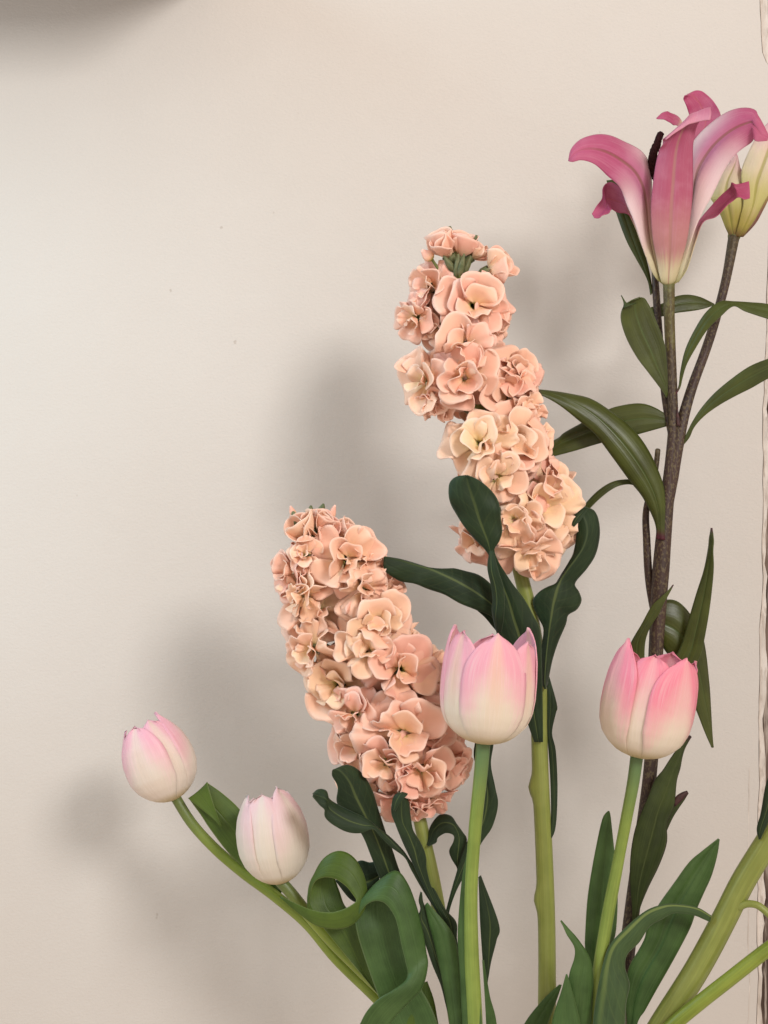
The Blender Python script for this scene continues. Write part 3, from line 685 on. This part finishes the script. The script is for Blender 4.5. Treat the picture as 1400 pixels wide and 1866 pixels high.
# opening bloom on the side branch
db = DL - 105
fl2 = mesh_obj('flower', *tube([(1339, 424, db), (1338, 431, db), (1337, 438, db)], [11.5, 12.5, 10], n=8)[:2], M_recept, lily)
petal(fl2, arc(z1([(1155, 1085), (1100, 960), (1060, 880), (1036, 830), (1060, 750), (1130, 650), (1185, 580), (1199, 562)]), [db+4, db+8, db+10, db+12, db+12, db+8, db, db-4]),
      arc(z1([(1205, 1080), (1232, 950), (1240, 860), (1238, 800), (1236, 740), (1228, 680), (1215, 620), (1202, 562)]), [db+10, db+26, db+30, db+30, db+28, db+20, db+8, db-2]), M_lily_young, bow=0.16, crease=0.05)
petal(fl2, arc(z1([(1190, 1085), (1225, 960), (1242, 860), (1228, 700), (1250, 610), (1300, 500), (1360, 410), (1440, 320)]), [db+10, db+30, db+36, db+36, db+34, db+30, db+26, db+24]),
      arc(z1([(1245, 1085), (1305, 990), (1355, 900), (1420, 790), (1480, 660), (1525, 520), (1540, 400), (1500, 300)]), [db+8, db+16, db+22, db+26, db+28, db+28, db+26, db+22]), M_lily_young, bow=0.18, crease=0.06)
petal(fl2, arc(z1([(1215, 1090), (1270, 1010), (1320, 900), (1380, 790), (1440, 660), (1480, 540), (1500, 440)]), [db, db-4, db-4, db-2, db, db, db]),
      arc(z1([(1240, 1092), (1315, 1010), (1370, 915), (1430, 800), (1500, 680), (1550, 560), (1575, 450)]), [db, db-10, db-18, db-20, db-20, db-16, db-12]), M_lily_young2, bow=0.14, crease=0.0)
petal(fl2, arc(z1([(1150, 1080), (1130, 960), (1120, 850), (1130, 700), (1160, 600)]), [db-4, db-30, db-44, db-44, db-36]), arc(z1([(1230, 1085), (1290, 960), (1310, 850), (1300, 740), (1240, 700)]), [db-4, db-30, db-44, db-44, db-36]), M_lily_young, bow=-0.2, crease=0.0)

# ------------------------------------------------------------------ stocks
def petal_variant(seed, smooth=False):
    """ruffled fan-shaped petal, claw at the origin, running along +Y, inner face towards +Z; unit length"""
    rg = random.Random(seed)
    n, m = 14, 20
    fan = R_(rg.uniform(36, 50)) if not smooth else R_(rg.uniform(42, 54))
    ph1, ph2, ph3 = (rg.uniform(0, 6.28) for _ in range(3))
    k = 0.30 if smooth else 1.0
    a1 = k * rg.uniform(0.11, 0.23); f1 = rg.uniform(3.0, 5.2)          # deep folds
    a2 = k * rg.uniform(0.035, 0.078); f2 = rg.uniform(7.0, 10.0)        # ruffles of the margin
    bend = rg.uniform(-0.1, 0.15) if smooth else rg.uniform(-0.1, 0.75)
    cup = rg.uniform(0.30, 0.42) if smooth else rg.uniform(-0.18, 0.30)
    roll = 0.0 if smooth else rg.uniform(0.0, 0.55)
    twist = k * rg.uniform(-0.4, 0.4); sway = rg.uniform(-0.12, 0.12)
    G = np.zeros((n, m + 1, 3))
    for i in range(n):
        v = i / (n - 1)
        for j in range(m + 1):
            u = 2 * j / m - 1
            rmax = 1 - 0.26 * abs(u) ** 2.6 + k * 0.035 * math.sin(f1 * u + ph3) - k * 0.05 * math.exp(-((u - sway) / 0.16) ** 2)
            r = v * rmax
            phi = fan * u * (0.35 + 0.65 * min(1, v / 0.45) ** 0.8)
            x = r * math.sin(phi) + sway * v * v; y = r * math.cos(phi)
            # the blade leans back along its length, its lip rolls over
            z = -bend * 0.42 * r ** 2
            lip = max(0.0, r - 0.70)
            z -= roll * 2.6 * lip ** 1.6 * (0.6 + 0.4 * math.sin(2.6 * u + ph1)); y -= roll * 0.55 * lip
            if smooth: z += 0.34 * r ** 2
            z += cup * (u * u) * v * 0.62
            e = 0.45 + 0.55 * abs(u)
            z += a1 * v ** 1.35 * e * math.sin(f1 * u + ph1 + 1.2 * v)
            x += 0.45 * a1 * v ** 1.5 * math.cos(f1 * u + ph1 + 1.2 * v)
            z += a2 * (v ** 4 + 0.4 * v * abs(u) ** 4) * math.sin(f2 * u + ph2 + 2.0 * v)
            c, s_ = math.cos(twist * v), math.sin(twist * v)
            G[i, j] = (c * x - s_ * z, y, s_ * x + c * z)
    # normals and thickness: the margin is a thin rounded lip
    du = np.gradient(G, axis=1); dv = np.gradient(G, axis=0)
    N = np.cross(du, dv); N /= np.maximum(np.linalg.norm(N, axis=2), 1e-9)[..., None]
    V, U, F = [], [], []
    for side in (1, -1):
        for i in range(n):
            for j in range(m + 1):
                V.append(tuple(G[i, j] + N[i, j] * side * 0.011)); U.append((j / m, i / (n - 1)))
    W_ = m + 1; o2 = n * W_
    for i in range(n - 1):
        for j in range(m):
            a = i * W_ + j
            F.append((a, a + 1, a + W_ + 1, a + W_)); F.append((o2 + a, o2 + a + W_, o2 + a + W_ + 1, o2 + a + 1))
    rim = [i * W_ for i in range(n)] + [(n - 1) * W_ + j for j in range(1, W_)] + [i * W_ + m for i in range(n - 2, -1, -1)]
    for a, b in zip(rim, rim[1:]): F.append((a, b, o2 + b, o2 + a))
    return V, F, U
VAR = []
for k in range(34):
    V, F, U = petal_variant(100 + k, smooth=(k >= 26))
    me = bpy.data.meshes.new('petal')
    me.from_pydata(V, [], F); lay = me.uv_layers.new(name='UVMap')
    for lp in me.loops: lay.data[lp.index].uv = U[lp.vertex_index]
    me.polygons.foreach_set('use_smooth', [True] * len(me.polygons)); me.materials.append(M_stock); me.update()
    VAR.append((me, V, F, U))

def floret_frame(face, rg):
    z = face.normalized(); x = z.cross(Vector((0, 0, 1)) if abs(z.z) < .95 else Vector((1, 0, 0))).normalized(); y = z.cross(x)
    a = rg.uniform(0, 6.28)
    x2 = x * math.cos(a) + y * math.sin(a); y2 = z.cross(x2)
    return Matrix((x2, y2, z)).transposed()

def petal_layout(rg, full):
    """(azimuth, tilt from floret axis, length scale, base radius, base height); inner whorls come last"""
    out = []
    a0 = rg.uniform(0, 6.28)
    spec = [(4, 96, 1.0, .05, .00), (4, 68, .98, .05, .05), (3, 42, .85, .05, .09), (3, 18, .66, .05, .12)] if full else [(3, 44, 1.0, .05, 0), (3, 26, .95, .03, .03), (1, 8, .8, .01, .06)]
    for w_, (cnt, tilt, ln, br, bh) in enumerate(spec):
        a0 += rg.uniform(0.4, 0.8)
        for k in range(cnt):
            out.append((a0 + 2 * math.pi * k / cnt + rg.uniform(-.3, .3), tilt + rg.uniform(-16, 16) * (1 if full else .5), ln * rg.uniform(.88, 1.12), br, bh))
    return out

def petal_matrix(rg, az, tilt, ln, br, bh, rad):
    # petal runs along +Y with its face towards +Z; tilt it away from the floret axis (+Z)
    flip = Matrix.Rotation(rg.uniform(-.35, .35), 4, 'Y')
    t = Matrix.Rotation(R_(90 - tilt), 4, 'X')
    r = Matrix.Rotation(az, 4, 'Z')
    sx = rg.choice((-1, 1)) * rg.uniform(.92, 1.15)
    return r @ Matrix.Translation((0, br * rad, bh * rad)) @ t @ flip @ Matrix.Diagonal((sx * rad * ln, rad * ln, rad * ln * rg.uniform(.85, 1.25), 1))

def build_stock(root, axis, axis_r, florets, buds, n_back, seed, radf, tonef):
    rg = random.Random(seed)
    base = root.location.copy()
    ax = np.array(axis, float)
    def axis_at(y):
        ys = ax[:, 1]; o_ = np.argsort(ys)
        return np.interp(y, ys[o_], ax[o_, 0]), np.interp(y, ys[o_], ax[o_, 2])
    rV, rF, rU, rT = [], [], [], []                  # petals that are too many or too hidden to be told apart
    def add_rear(mm, var, tone):
        _, pv, pf, pu = VAR[var]
        o_ = len(rV); rV.extend(mm @ Vector(q) for q in pv); rU.extend(pu); rT.extend([tone] * len(pv))
        rF.extend(tuple(i + o_ for i in q) for q in pf)
    # the florets that show largest get petals of their own (up to 300)
    order = sorted(range(len(florets)), key=lambda i: -florets[i][2] - (0 if florets[i][3].get('full', True) else 30))
    own, tot = set(), 0
    for i in order:
        c_ = 14 if florets[i][3].get('full', True) else 7
        if tot + c_ <= 298: own.add(i); tot += c_
    for fi, (x, y, rad, opts) in enumerate(florets):
        full = opts.get('full', True)
        axx, axd = axis_at(y + 12)
        dx = x - axx
        Rr = radf(y)
        dep = opts.get('dep', math.sqrt(max(0.08 * Rr * Rr, Rr * Rr - dx * dx)))
        pos = P(x, y, axd + dep)
        face = Vector(opts['face']) + Vector((rg.uniform(-.1, .1), 0, rg.uniform(-.1, .1)))
        rot = floret_frame(face, rg)
        rad = rad * (1.06 if full else 1.0)
        c = pos - rot.col[2] * rad * S * (0.42 if full else 0.5)     # the petals spring from behind the visible disc
        st = Vector((P(axx, y + 30, axd))) - c
        V, F = [], []
        loc = rot.transposed() @ st
        cw = 0.16 if full else 0.24
        rings = [(Vector((0, 0, 0.14 * rad * S)), cw * rad * S), (Vector((0, 0, -0.10 * rad * S)), cw * 1.05 * rad * S), (Vector((0, 0, -0.34 * rad * S)), cw * .7 * rad * S), (loc * 0.55 + Vector((0, 0, -0.15 * rad * S)), 3.5 * S), (loc, 4 * S)]
        for cc, r_ in rings:
            for j in range(10):
                a = 2 * math.pi * j / 10
                V.append(cc + Vector((r_ * math.cos(a), r_ * math.sin(a), 0)))
        for i in range(len(rings) - 1):
            for j in range(10): F.append((i*10 + j, i*10 + (j+1) % 10, (i+1)*10 + (j+1) % 10, (i+1)*10 + j))
        me = bpy.data.meshes.new('floret'); me.from_pydata([tuple(v) for v in V], [], F); me.materials.append(M_calyx)
        me.polygons.foreach_set('use_smooth', [True] * len(me.polygons))
        fo = bpy.data.objects.new('floret', me); sc.collection.objects.link(fo)
        fo.parent = root
        M4 = rot.to_4x4(); M4.translation = c - base
        fo.matrix_local = M4
        tone = min(1, max(0, tonef(x, y) + opts.get('tone', 0) + rg.uniform(-.12, .12)))
        for (az, tilt, ln, br, bh) in petal_layout(rg, full):
            var = rg.randrange(26) if full else 26 + rg.randrange(8)
            pm = petal_matrix(rg, az, tilt, ln, br, bh, rad * S)
            if fi in own:
                po = bpy.data.objects.new('petal', VAR[var][0]); sc.collection.objects.link(po)
                po.parent = fo
                po.matrix_local = pm
                po['tone'] = min(1.0, max(0.0, tone + (0.22 - 0.0045 * tilt) + rg.uniform(-.15, .15)))
            else:
                Mw = rot.to_4x4(); Mw.translation = c
                add_rear(Mw @ pm, var, min(1, max(0, tone + rg.uniform(-.15, .15))))
    # florets on the wall side, joined: nobody sees them one by one
    y0, y1 = min(f[1] for f in florets) + 60, max(f[1] for f in florets) - 10
    for k in range(n_back):
        y = y0 + (y1 - y0) * (k + .5) / n_back
        axx, axd = axis_at(y); Rr = radf(y) * 0.62
        a = [-2.2, 2.4, 3.1, -2.7, 2.0, -1.9][k % 6] + rg.uniform(-.25, .25)
        pos = P(axx + Rr * math.sin(a), y, axd + Rr * math.cos(a))
        rot = floret_frame(Vector((math.sin(a), -math.cos(a), 0.1)), rg)
        rad = 48
        M4 = rot.to_4x4(); M4.translation = pos - rot.col[2] * rad * S * .4
        for (az, tilt, ln, br, bh) in petal_layout(rg, True):
            add_rear(M4 @ petal_matrix(rg, az, tilt, ln, br, bh, rad * S), rg.randrange(26), rg.uniform(.15, .5))
    ob_ = mesh_obj('rear_petals', rV, rF, M_stock, root, rU); ob_['kind'] = 'stuff'; ob_['tone'] = 0.0
    at_ = ob_.data.attributes.new('petal_tone', 'FLOAT', 'POINT'); at_.data.foreach_set('value', rT)
    # closed buds at the tip, each on its short stalk
    for (x, y, d, ln, wd, ang, pink) in buds:
        V, F, U = [], [], []
        b = P(x, y, d); dirv = Vector((math.sin(R_(ang)), -0.25, math.cos(R_(ang)))).normalized()
        rot = floret_frame(dirv, rg)
        n, m = 9, 10
        for i in range(n):
            t = i / (n - 1)
            r_ = wd * (0.30 + 0.85 * math.sin(math.pi * (t * .94 + .03) ** .75)) * (1 - .35 * t) * S
            for j in range(m):
                a = 2 * math.pi * j / m
                q = r_ * (1 + .16 * math.cos(4 * a))
                V.append(b + rot @ Vector((q * math.cos(a), q * math.sin(a), (t - .5) * ln * S))); U.append((j / m, t))
        for i in range(n - 1):
            for j in range(m): F.append((i*m + j, i*m + (j+1) % m, (i+1)*m + (j+1) % m, (i+1)*m + j))
        F.append(tuple(range(m))[::-1]); F.append(tuple((n-1)*m + j for j in range(m)))
        bo = mesh_obj('bud', V, F, M_stock if pink else M_calyx, root, U)
        bo['tone'] = 0.15
        axx, axd = axis_at(y + 60)
        bx, by = x - math.sin(R_(ang)) * ln * .45, y + math.cos(R_(ang)) * ln * .45
        tv, tf, tu = tube([(bx, by, d - 3), ((bx + axx) / 2 + (bx - axx) * .2, by + 22, (d + axd) / 2), (axx, y + 62, axd)], [2.6, 2.4, 3], n=10, m=8)
        mesh_obj('stalk', tv, tf, M_pedicel, bo, tu)

SG = 'peach stock spikes'
# ---- taller stock
s2 = thing('stock_flower', 'taller peach stock spike on a thick pale green stem, beside the lily', 'stock flower', P(990, 2080, 10), SG)
ax2 = [(990, 2080, 8), (996, 1900, 6), (997, 1700, 4), (992, 1550, 2), (985, 1400, 0), (983, 1330, 0), (982, 1230, 0), (967, 1120, 0), (950, 1050, 0), (925, 950, 0), (900, 840, 0), (873, 740, 0), (852, 650, 0), (838, 550, 0), (829, 462, 0)]
stem(s2, ax2, [17, 17, 16.5, 16, 16, 15.5, 15, 14.5, 14, 13, 12, 11, 10, 9, 7], M_sstem, n=150, m=20, knobs=[(0.395, 0.0, 8), (0.270, 0.15, 7), (0.166, 2.2, 6)])
fl2_list = [
    (808, 450, 52, dict(full=False, face=(-0.45, -0.45, 0.75), dep=14)), (842, 448, 46, dict(full=False, face=(0.25, -0.35, 0.85), dep=10)),
    (872, 462, 34, dict(full=False, face=(.8, -.2, .6), dep=0, tone=.2)),
    (908, 484, 50, dict(full=False, face=(0.9, -0.30, 0.45), dep=20)),
    (776, 520, 56, dict(face=(-0.62, -0.75, 0.1), tone=-.1)), (748, 578, 46, dict(face=(-0.8, -0.6, -0.15))), (800, 600, 44, dict(dep=30, face=(-.4, -.7, -.4), tone=.1)),
    (868, 556, 68, dict(face=(0.18, -1, 0.05))), (905, 590, 46, dict(dep=20, face=(.7, -.5, -.3))),
    (850, 635, 58, dict(face=(0.0, -0.9, -0.15), tone=-.25)),
    (845, 690, 66, dict(face=(-0.15, -1, -0.1), tone=-.1, dep=85)), (762, 694, 60, dict(face=(-0.85, -0.6, 0.1), dep=45)), (790, 738, 42, dict(dep=40, face=(-.5, -.6, -.5), tone=-.15)),
    (948, 668, 54, dict(face=(.6, -.7, .4), dep=40)), (942, 712, 64, dict(face=(0.5, -0.9, 0.0))), (968, 752, 40, dict(dep=30, face=(.6, -.7, -.3))),
    (868, 806, 68, dict(face=(-0.35, -1, 0.1), tone=.25)), (946, 806, 66, dict(face=(0.35, -1, 0.05), tone=0)), (990, 800, 44, dict(dep=25, face=(.85, -.45, .1))),
    (905, 870, 56, dict(face=(-0.1, -1, -0.1))), (1020, 880, 56, dict(dep=30, face=(.85, -.5, .15), tone=-.2)),
    (988, 925, 82, dict(face=(0.28, -1, 0.1), tone=.35)), (935, 950, 58, dict(face=(-0.3, -1, -0.1))),
    (862, 985, 56, dict(dep=45, face=(-.7, -.6, -.3), tone=-.4)), (1012, 975, 58, dict(face=(.5, -.8, -.4), tone=.2)), (965, 1012, 60, dict(face=(.1, -.8, -.6), dep=70)),
]
buds2 = [(820, 424, 5, 24, 8, 0, 0), (798, 434, -4, 20, 6, -30, 0), (864, 450, 0, 44, 8, 12, 0), (834, 484, 24, 44, 7, 4, 0), (850, 486, 16, 42, 6.5, 24, 0), (818, 480, 22, 36, 6.5, -35, 0), (842, 482, 30, 40, 6, 12, 0), (778, 464, 15, 26, 11, -50, 1), (880, 500, 26, 34, 6, 45, 0), (893, 503, 22, 36, 6, 62, 0)]
build_stock(s2, ax2, 12, fl2_list, buds2, 8, 21, lambda y: np.interp(y, [430, 520, 640, 760, 880, 1000], [28, 60, 78, 84, 88, 80]), lambda x, y: np.interp(y, [430, 700, 850, 950], [.22, .42, .55, .6]))
LS = lambda r, *a, **k: leaf(r, *a, **k)
# spoon leaf in front of the blossoms, twisted below the blade
leaf(s2, with_d([(974, 1352), (960, 1312), (940, 1260), (915, 1190), (901, 1130), (898, 1090), (894, 1050), (891, 1012), (868, 985), (848, 960), (834, 941), (823, 921), (818, 899), (820, 880), (832, 869), (850, 866)], 18, 118),
     with_d([(990, 1352), (989, 1300), (988, 1220), (985, 1150), (972, 1122), (955, 1092), (930, 1058), (902, 1008), (911, 985), (915, 969), (913, 946), (912, 925), (903, 905), (889, 887), (872, 873), (852, 866)], 22, 126), M_sleaf, bow=0.10, crease=0.06, wave=0.05, wf=4, n=80,
     extra=[strip([(893, 1004, 112), (889, 1033, 108), (895, 1065, 104), (899, 1090, 100), (897, 1112, 96), (903, 1145, 90)], [(899, 1003, 116), (909, 1040, 122), (918, 1070, 120), (920, 1100, 116), (918, 1130, 110), (914, 1152, 96)], bow=0.18, crease=0, n=30)])
leaf(s2, with_d(z4([(730, 1400), (690, 1285), (600, 1248), (500, 1210), (400, 1150), (280, 1110), (160, 1075), (75, 1030), (60, 985)]), 40, 62),
     with_d(z4([(770, 1260), (705, 1180), (690, 1110), (620, 1045), (530, 1018), (445, 1008), (370, 1018), (180, 955), (62, 935)]), 18, 50), M_sleaf,
     M=with_d(z4([(750, 1320), (700, 1228), (600, 1148), (500, 1088), (420, 1048), (340, 1012), (250, 985), (150, 955), (61, 940)]), 44, 60), bow=0.03, crease=0.03, wave=0.05, wf=3.5, n=60)
leaf(s2, with_d(z4([(760, 1420), (700, 1350), (650, 1290), (600, 1245)]), 8), with_d(z4([(800, 1380), (740, 1300), (690, 1250), (602, 1240)]), 8), M_sleaf, bow=0.08)
# right leaf: wavy, tip curling in behind the blossoms
leaf(s2, with_d(zd([(845, 1775), (815, 1690), (812, 1500), (838, 1310), (800, 1215), (755, 1115), (755, 1055), (800, 1000), (870, 960), (930, 940), (985, 850), (1035, 760), (1075, 690), (1100, 560), (1090, 450), (1080, 385)]), 20, 15),
     with_d(zd([(855, 1775), (872, 1700), (905, 1540), (950, 1400), (1010, 1260), (1030, 1185), (1100, 1140), (1137, 1070), (1118, 1000), (1085, 930), (1180, 810), (1252, 700), (1282, 560), (1270, 430), (1230, 350), (1150, 325)]), 20, 0), M_sleaf,
     M=with_d(zd([(850, 1775), (845, 1690), (858, 1500), (880, 1300), (895, 1200), (912, 1100), (925, 1040), (938, 985), (955, 940), (985, 880), (1040, 800), (1100, 720), (1150, 640), (1180, 540), (1170, 440), (1120, 350)]), 34, 20), bow=0.05, crease=0.03, wave=0.05, wf=3, n=80)
leaf(s2, with_d(zd([(1060, 470), (1070, 420), (1090, 380), (1130, 345), (1170, 330)]), 30, 24), with_d(zd([(1080, 480), (1110, 450), (1130, 430), (1150, 400), (1190, 335)]), 34, 26), M_sleaf, name='leaf_tip', bow=0.1, n=16)
leaf(s2, with_d([(996, 1535), (1004, 1500), (1004, 1440), (1001, 1380), (997, 1338), (993, 1300), (993, 1255), (1000, 1232)], 10, -14), with_d([(998, 1538), (1012, 1510), (1016, 1440), (1013, 1370), (1006, 1335), (1013, 1300), (1015, 1285), (1001, 1234)], 10, -14), M_sleaf, bow=0.12)

# ---- shorter stock
s1 = thing('stock_flower', 'shorter peach stock spike leaning left among dark curled leaves', 'stock flower', P(850, 2080, 60), SG)
ax1 = [(850, 2080, 60), (836, 1900, 58), (818, 1780, 55), (802, 1670, 52), (787, 1590, 48), (770, 1515, 42), (754, 1445, 36), (735, 1370, 30), (700, 1260, 30), (668, 1160, 30), (632, 1070, 30), (600, 1000, 30), (572, 945, 30)]
stem(s1, ax1, [13, 13, 12.5, 12.5, 12.5, 12.5, 12, 12, 11, 10, 9, 8, 6], M_sstem, n=110)
fl1_list = [
    (556, 966, 50, dict(full=False, face=(-.4, -.75, .55))), (588, 954, 46, dict(full=False, face=(.3, -.6, .75), dep=12)), (628, 966, 36, dict(full=False, face=(.7, -.4, .5), dep=10, tone=.1)),
    (522, 1040, 58, dict(face=(-.85, -.6, .1), tone=-.2)), (552, 1010, 38, dict(face=(-.5, -.8, .3), dep=50, tone=-.1)), (636, 1014, 66, dict(face=(.15, -1, .25), tone=.1)), (682, 1030, 46, dict(face=(.8, -.5, .1), dep=30)),
    (668, 1074, 48, dict(face=(.5, -.8, -.1))), (712, 1090, 40, dict(face=(.85, -.4, -.1), dep=15)),
    (566, 1114, 66, dict(face=(-.4, -.95, .05), tone=.15)), (540, 1080, 46, dict(face=(-.7, -.6, .1), dep=40)),
    (690, 1132, 64, dict(face=(.3, -1, .15), tone=.1)), (672, 1186, 54, dict(face=(.05, -1, 0), tone=.15, dep=90)), (752, 1175, 44, dict(face=(.85, -.4, .1), dep=15)),
    (556, 1188, 54, dict(face=(-.75, -.6, -.2), dep=40)), (606, 1246, 66, dict(face=(-.45, -.95, .05), tone=.2)), (738, 1222, 64, dict(face=(.35, -.95, 0), tone=-.2)), (790, 1222, 50, dict(face=(.8, -.5, 0), dep=25)),
    (640, 1310, 52, dict(face=(-.5, -.8, -.3), tone=-.2)),
    (738, 1336, 80, dict(face=(.05, -1, .1), dep=100)), (642, 1368, 58, dict(face=(-.7, -.7, -.1))), (806, 1318, 62, dict(face=(.65, -.75, .1))),
    (824, 1392, 58, dict(face=(.75, -.6, -.3), tone=-.35)), (700, 1400, 54, dict(face=(-.25, -.9, -.4))), (772, 1414, 62, dict(face=(.3, -.9, -.4), tone=-.2)), (640, 1425, 42, dict(face=(-.6, -.6, -.4), dep=15, tone=.1)), (735, 1468, 54, dict(face=(-.15, -.6, -.75), dep=45, tone=-.35)), (786, 1468, 48, dict(face=(.3, -.5, -.75), dep=30, tone=-.35)), (838, 1402, 40, dict(face=(.9, -.4, -.2), dep=5, tone=-.3)),
]
buds1 = [(538, 946, 36, 30, 9, -15, 0), (566, 934, 30, 26, 8, 5, 0), (586, 930, 26, 26, 8, 18, 0), (606, 934, 28, 30, 7, 20, 1), (533, 932, 30, 22, 6, -20, 1), (598, 976, 50, 34, 8, 25, 0)]
build_stock(s1, ax1, 12, fl1_list, buds1, 9, 22, lambda y: np.interp(y, [940, 1020, 1120, 1240, 1350, 1460], [30, 66, 84, 96, 100, 84]), lambda x, y: np.interp(y, [940, 1100, 1250, 1400], [.25, .5, .45, .3]))
# leaves of the shorter stock
leaf(s1, with_d(z6([(640, 1420), (545, 1250), (480, 1090), (420, 950), (330, 830), (262, 745), (262, 640), (230, 570), (231, 540)]), 50, 128),
     with_d(z6([(760, 1380), (665, 1195), (610, 1040), (565, 920), (525, 790), (485, 670), (420, 558), (330, 506), (236, 536)]), 45, 118), M_sleaf,
     M=with_d(z6([(700, 1400), (605, 1222), (545, 1065), (492, 935), (430, 810), (378, 705), (335, 610), (275, 540), (233, 538)]), 56, 132), bow=0.05, crease=0.02, wave=0.03, n=60)
leaf(s1, with_d(z6([(890, 1430), (800, 1290), (735, 1175), (690, 1092), (600, 1022), (540, 962), (490, 912), (410, 938), (320, 932), (240, 892), (190, 842), (183, 792), (150, 762), (105, 708)]), 92, 142),
     with_d(z6([(910, 1400), (850, 1290), (790, 1200), (722, 1110), (680, 1050), (600, 968), (510, 898), (450, 850), (350, 800), (260, 752), (205, 715), (185, 670), (140, 662), (104, 690)]), 96, 120), M_sleaf, bow=0.12, crease=0.03, wave=0.04, wf=2, n=80)
leaf(s1, with_d(z6([(930, 1500), (860, 1370), (800, 1250), (722, 1085), (682, 1000), (640, 900), (613, 830), (608, 760), (624, 700), (662, 677)]), 96, 138),
     with_d(z6([(960, 1480), (905, 1380), (862, 1280), (832, 1170), (826, 1085), (792, 1000), (745, 920), (728, 830), (716, 730), (668, 677)]), 104, 130), M_sleaf, bow=0.14, crease=0.04, wave=0.05, wf=2.5, n=70,
     extra=[strip(z6([(620, 800, 136), (612, 750, 136), (625, 702, 138), (662, 678, 136)]), z6([(630, 800, 140), (668, 740, 146), (700, 705, 146), (712, 690, 140)]), bow=0.1, crease=0, n=20)])
leaf(s1, with_d(zc([(1120, 1420), (1045, 1130), (1015, 1020), (985, 900), (940, 790), (888, 640), (848, 556), (872, 480), (862, 430), (872, 380)]), 92, 100), with_d(zc([(1140, 1420), (1075, 1130), (1050, 1000), (1020, 860), (975, 700), (935, 560), (905, 500), (895, 460), (885, 430), (880, 385)]), 88, 100), M_sleaf, bow=0.12)
leaf(s1, with_d(zc([(1080, 740), (1030, 610), (985, 510), (940, 430), (905, 330)]), 96, 104), with_d(zc([(1085, 735), (1073, 640), (1070, 552), (1010, 480), (950, 370)]), 92, 100), M_sleaf, bow=0.1)
leaf(s1, with_d(z6([(1020, 1200), (1025, 1160), (990, 1100), (976, 1050), (1000, 1000), (1008, 965), (990, 945), (950, 940), (905, 968), (893, 1000), (846, 1023)]), 40, 70),
     with_d(z6([(1030, 1200), (1038, 1165), (1060, 1110), (1087, 985), (1062, 935), (1025, 885), (985, 830), (918, 823), (868, 878), (846, 935), (841, 1018)]), 40, 48), M_sleaf, bow=0.14, crease=0.03, n=60)
leaf(s1, with_d(z6([(940, 1500), (965, 1400), (1000, 1270), (1050, 1110), (1110, 940), (1150, 800), (1160, 650), (1145, 510), (1133, 440), (1140, 370), (1160, 300)]), 60, 64),
     with_d(z6([(965, 1500), (988, 1400), (1030, 1290), (1085, 1190), (1180, 1005), (1250, 900), (1287, 760), (1270, 650), (1242, 500), (1258, 370), (1240, 300)]), 62, 70), M_sleaf, bow=0.08, crease=0.03, n=60)
leaf(s1, with_d(zc([(1238, 900), (1225, 850), (1212, 700), (1200, 500), (1195, 300)]), 70, 80), with_d(zc([(1240, 900), (1262, 770), (1293, 650), (1306, 560), (1205, 290)]), 66, 70), M_sleaf, bow=0.08, crease=0.03)
leaf(s1, with_d(zc([(640, 330), (600, 400), (540, 440), (480, 420), (400, 320)]), 40, 36), with_d(zc([(655, 250), (640, 212), (590, 218), (530, 210), (440, 280)]), 40, 36), M_sleaf, bow=0.06)

# ---- third stock stem, leaning out to the right, its blossoms beyond the picture
s3 = thing('stock_flower', 'thick smooth olive green stock stem slanting out past the cracked wall edge', 'stock flower', P(1075, 2080, 80))
stem(s3, [(1075, 2080, 80), (1148, 1966, 82), (1208, 1866, 84), (1272, 1765, 84), (1322, 1672, 84), (1354, 1608, 84), (1392, 1545, 84), (1440, 1468, 84), (1500, 1370, 84)], [23, 23, 22.5, 22.5, 22.5, 22, 21.5, 21, 20], M_sstem, n=110, m=24)
leaf(s3, with_d(zb([(1098, 785), (1020, 740), (900, 722), (820, 730), (740, 765), (640, 850), (560, 940), (520, 1050), (490, 1200), (470, 1359), (460, 1550)]), 100, 172),
     with_d(zb([(1090, 818), (1000, 780), (900, 772), (840, 800), (770, 842), (715, 925), (652, 990), (640, 1060), (664, 1150), (645, 1250), (640, 1359), (640, 1550)])[:11], 104, 156), M_sleaf2, bow=0.10, crease=-0.05, mu=0.2, wave=0.03, n=80)
stem(s3, zb([(1240, 740, 98), (1285, 722, 104), (1340, 728, 110), (1400, 772, 114), (1480, 850, 116)]), [7, 6.5, 6.5, 7, 7], M_sstem, name='leaf_stalk', n=30)
leaf(s3, with_d([(1384, 1530), (1380, 1510), (1387, 1483), (1393, 1447), (1397, 1428), (1410, 1390)], 100, 92), with_d([(1386, 1530), (1396, 1508), (1408, 1480), (1418, 1450), (1424, 1430), (1430, 1390)], 106, 104), M_sleaf, bow=0.15)
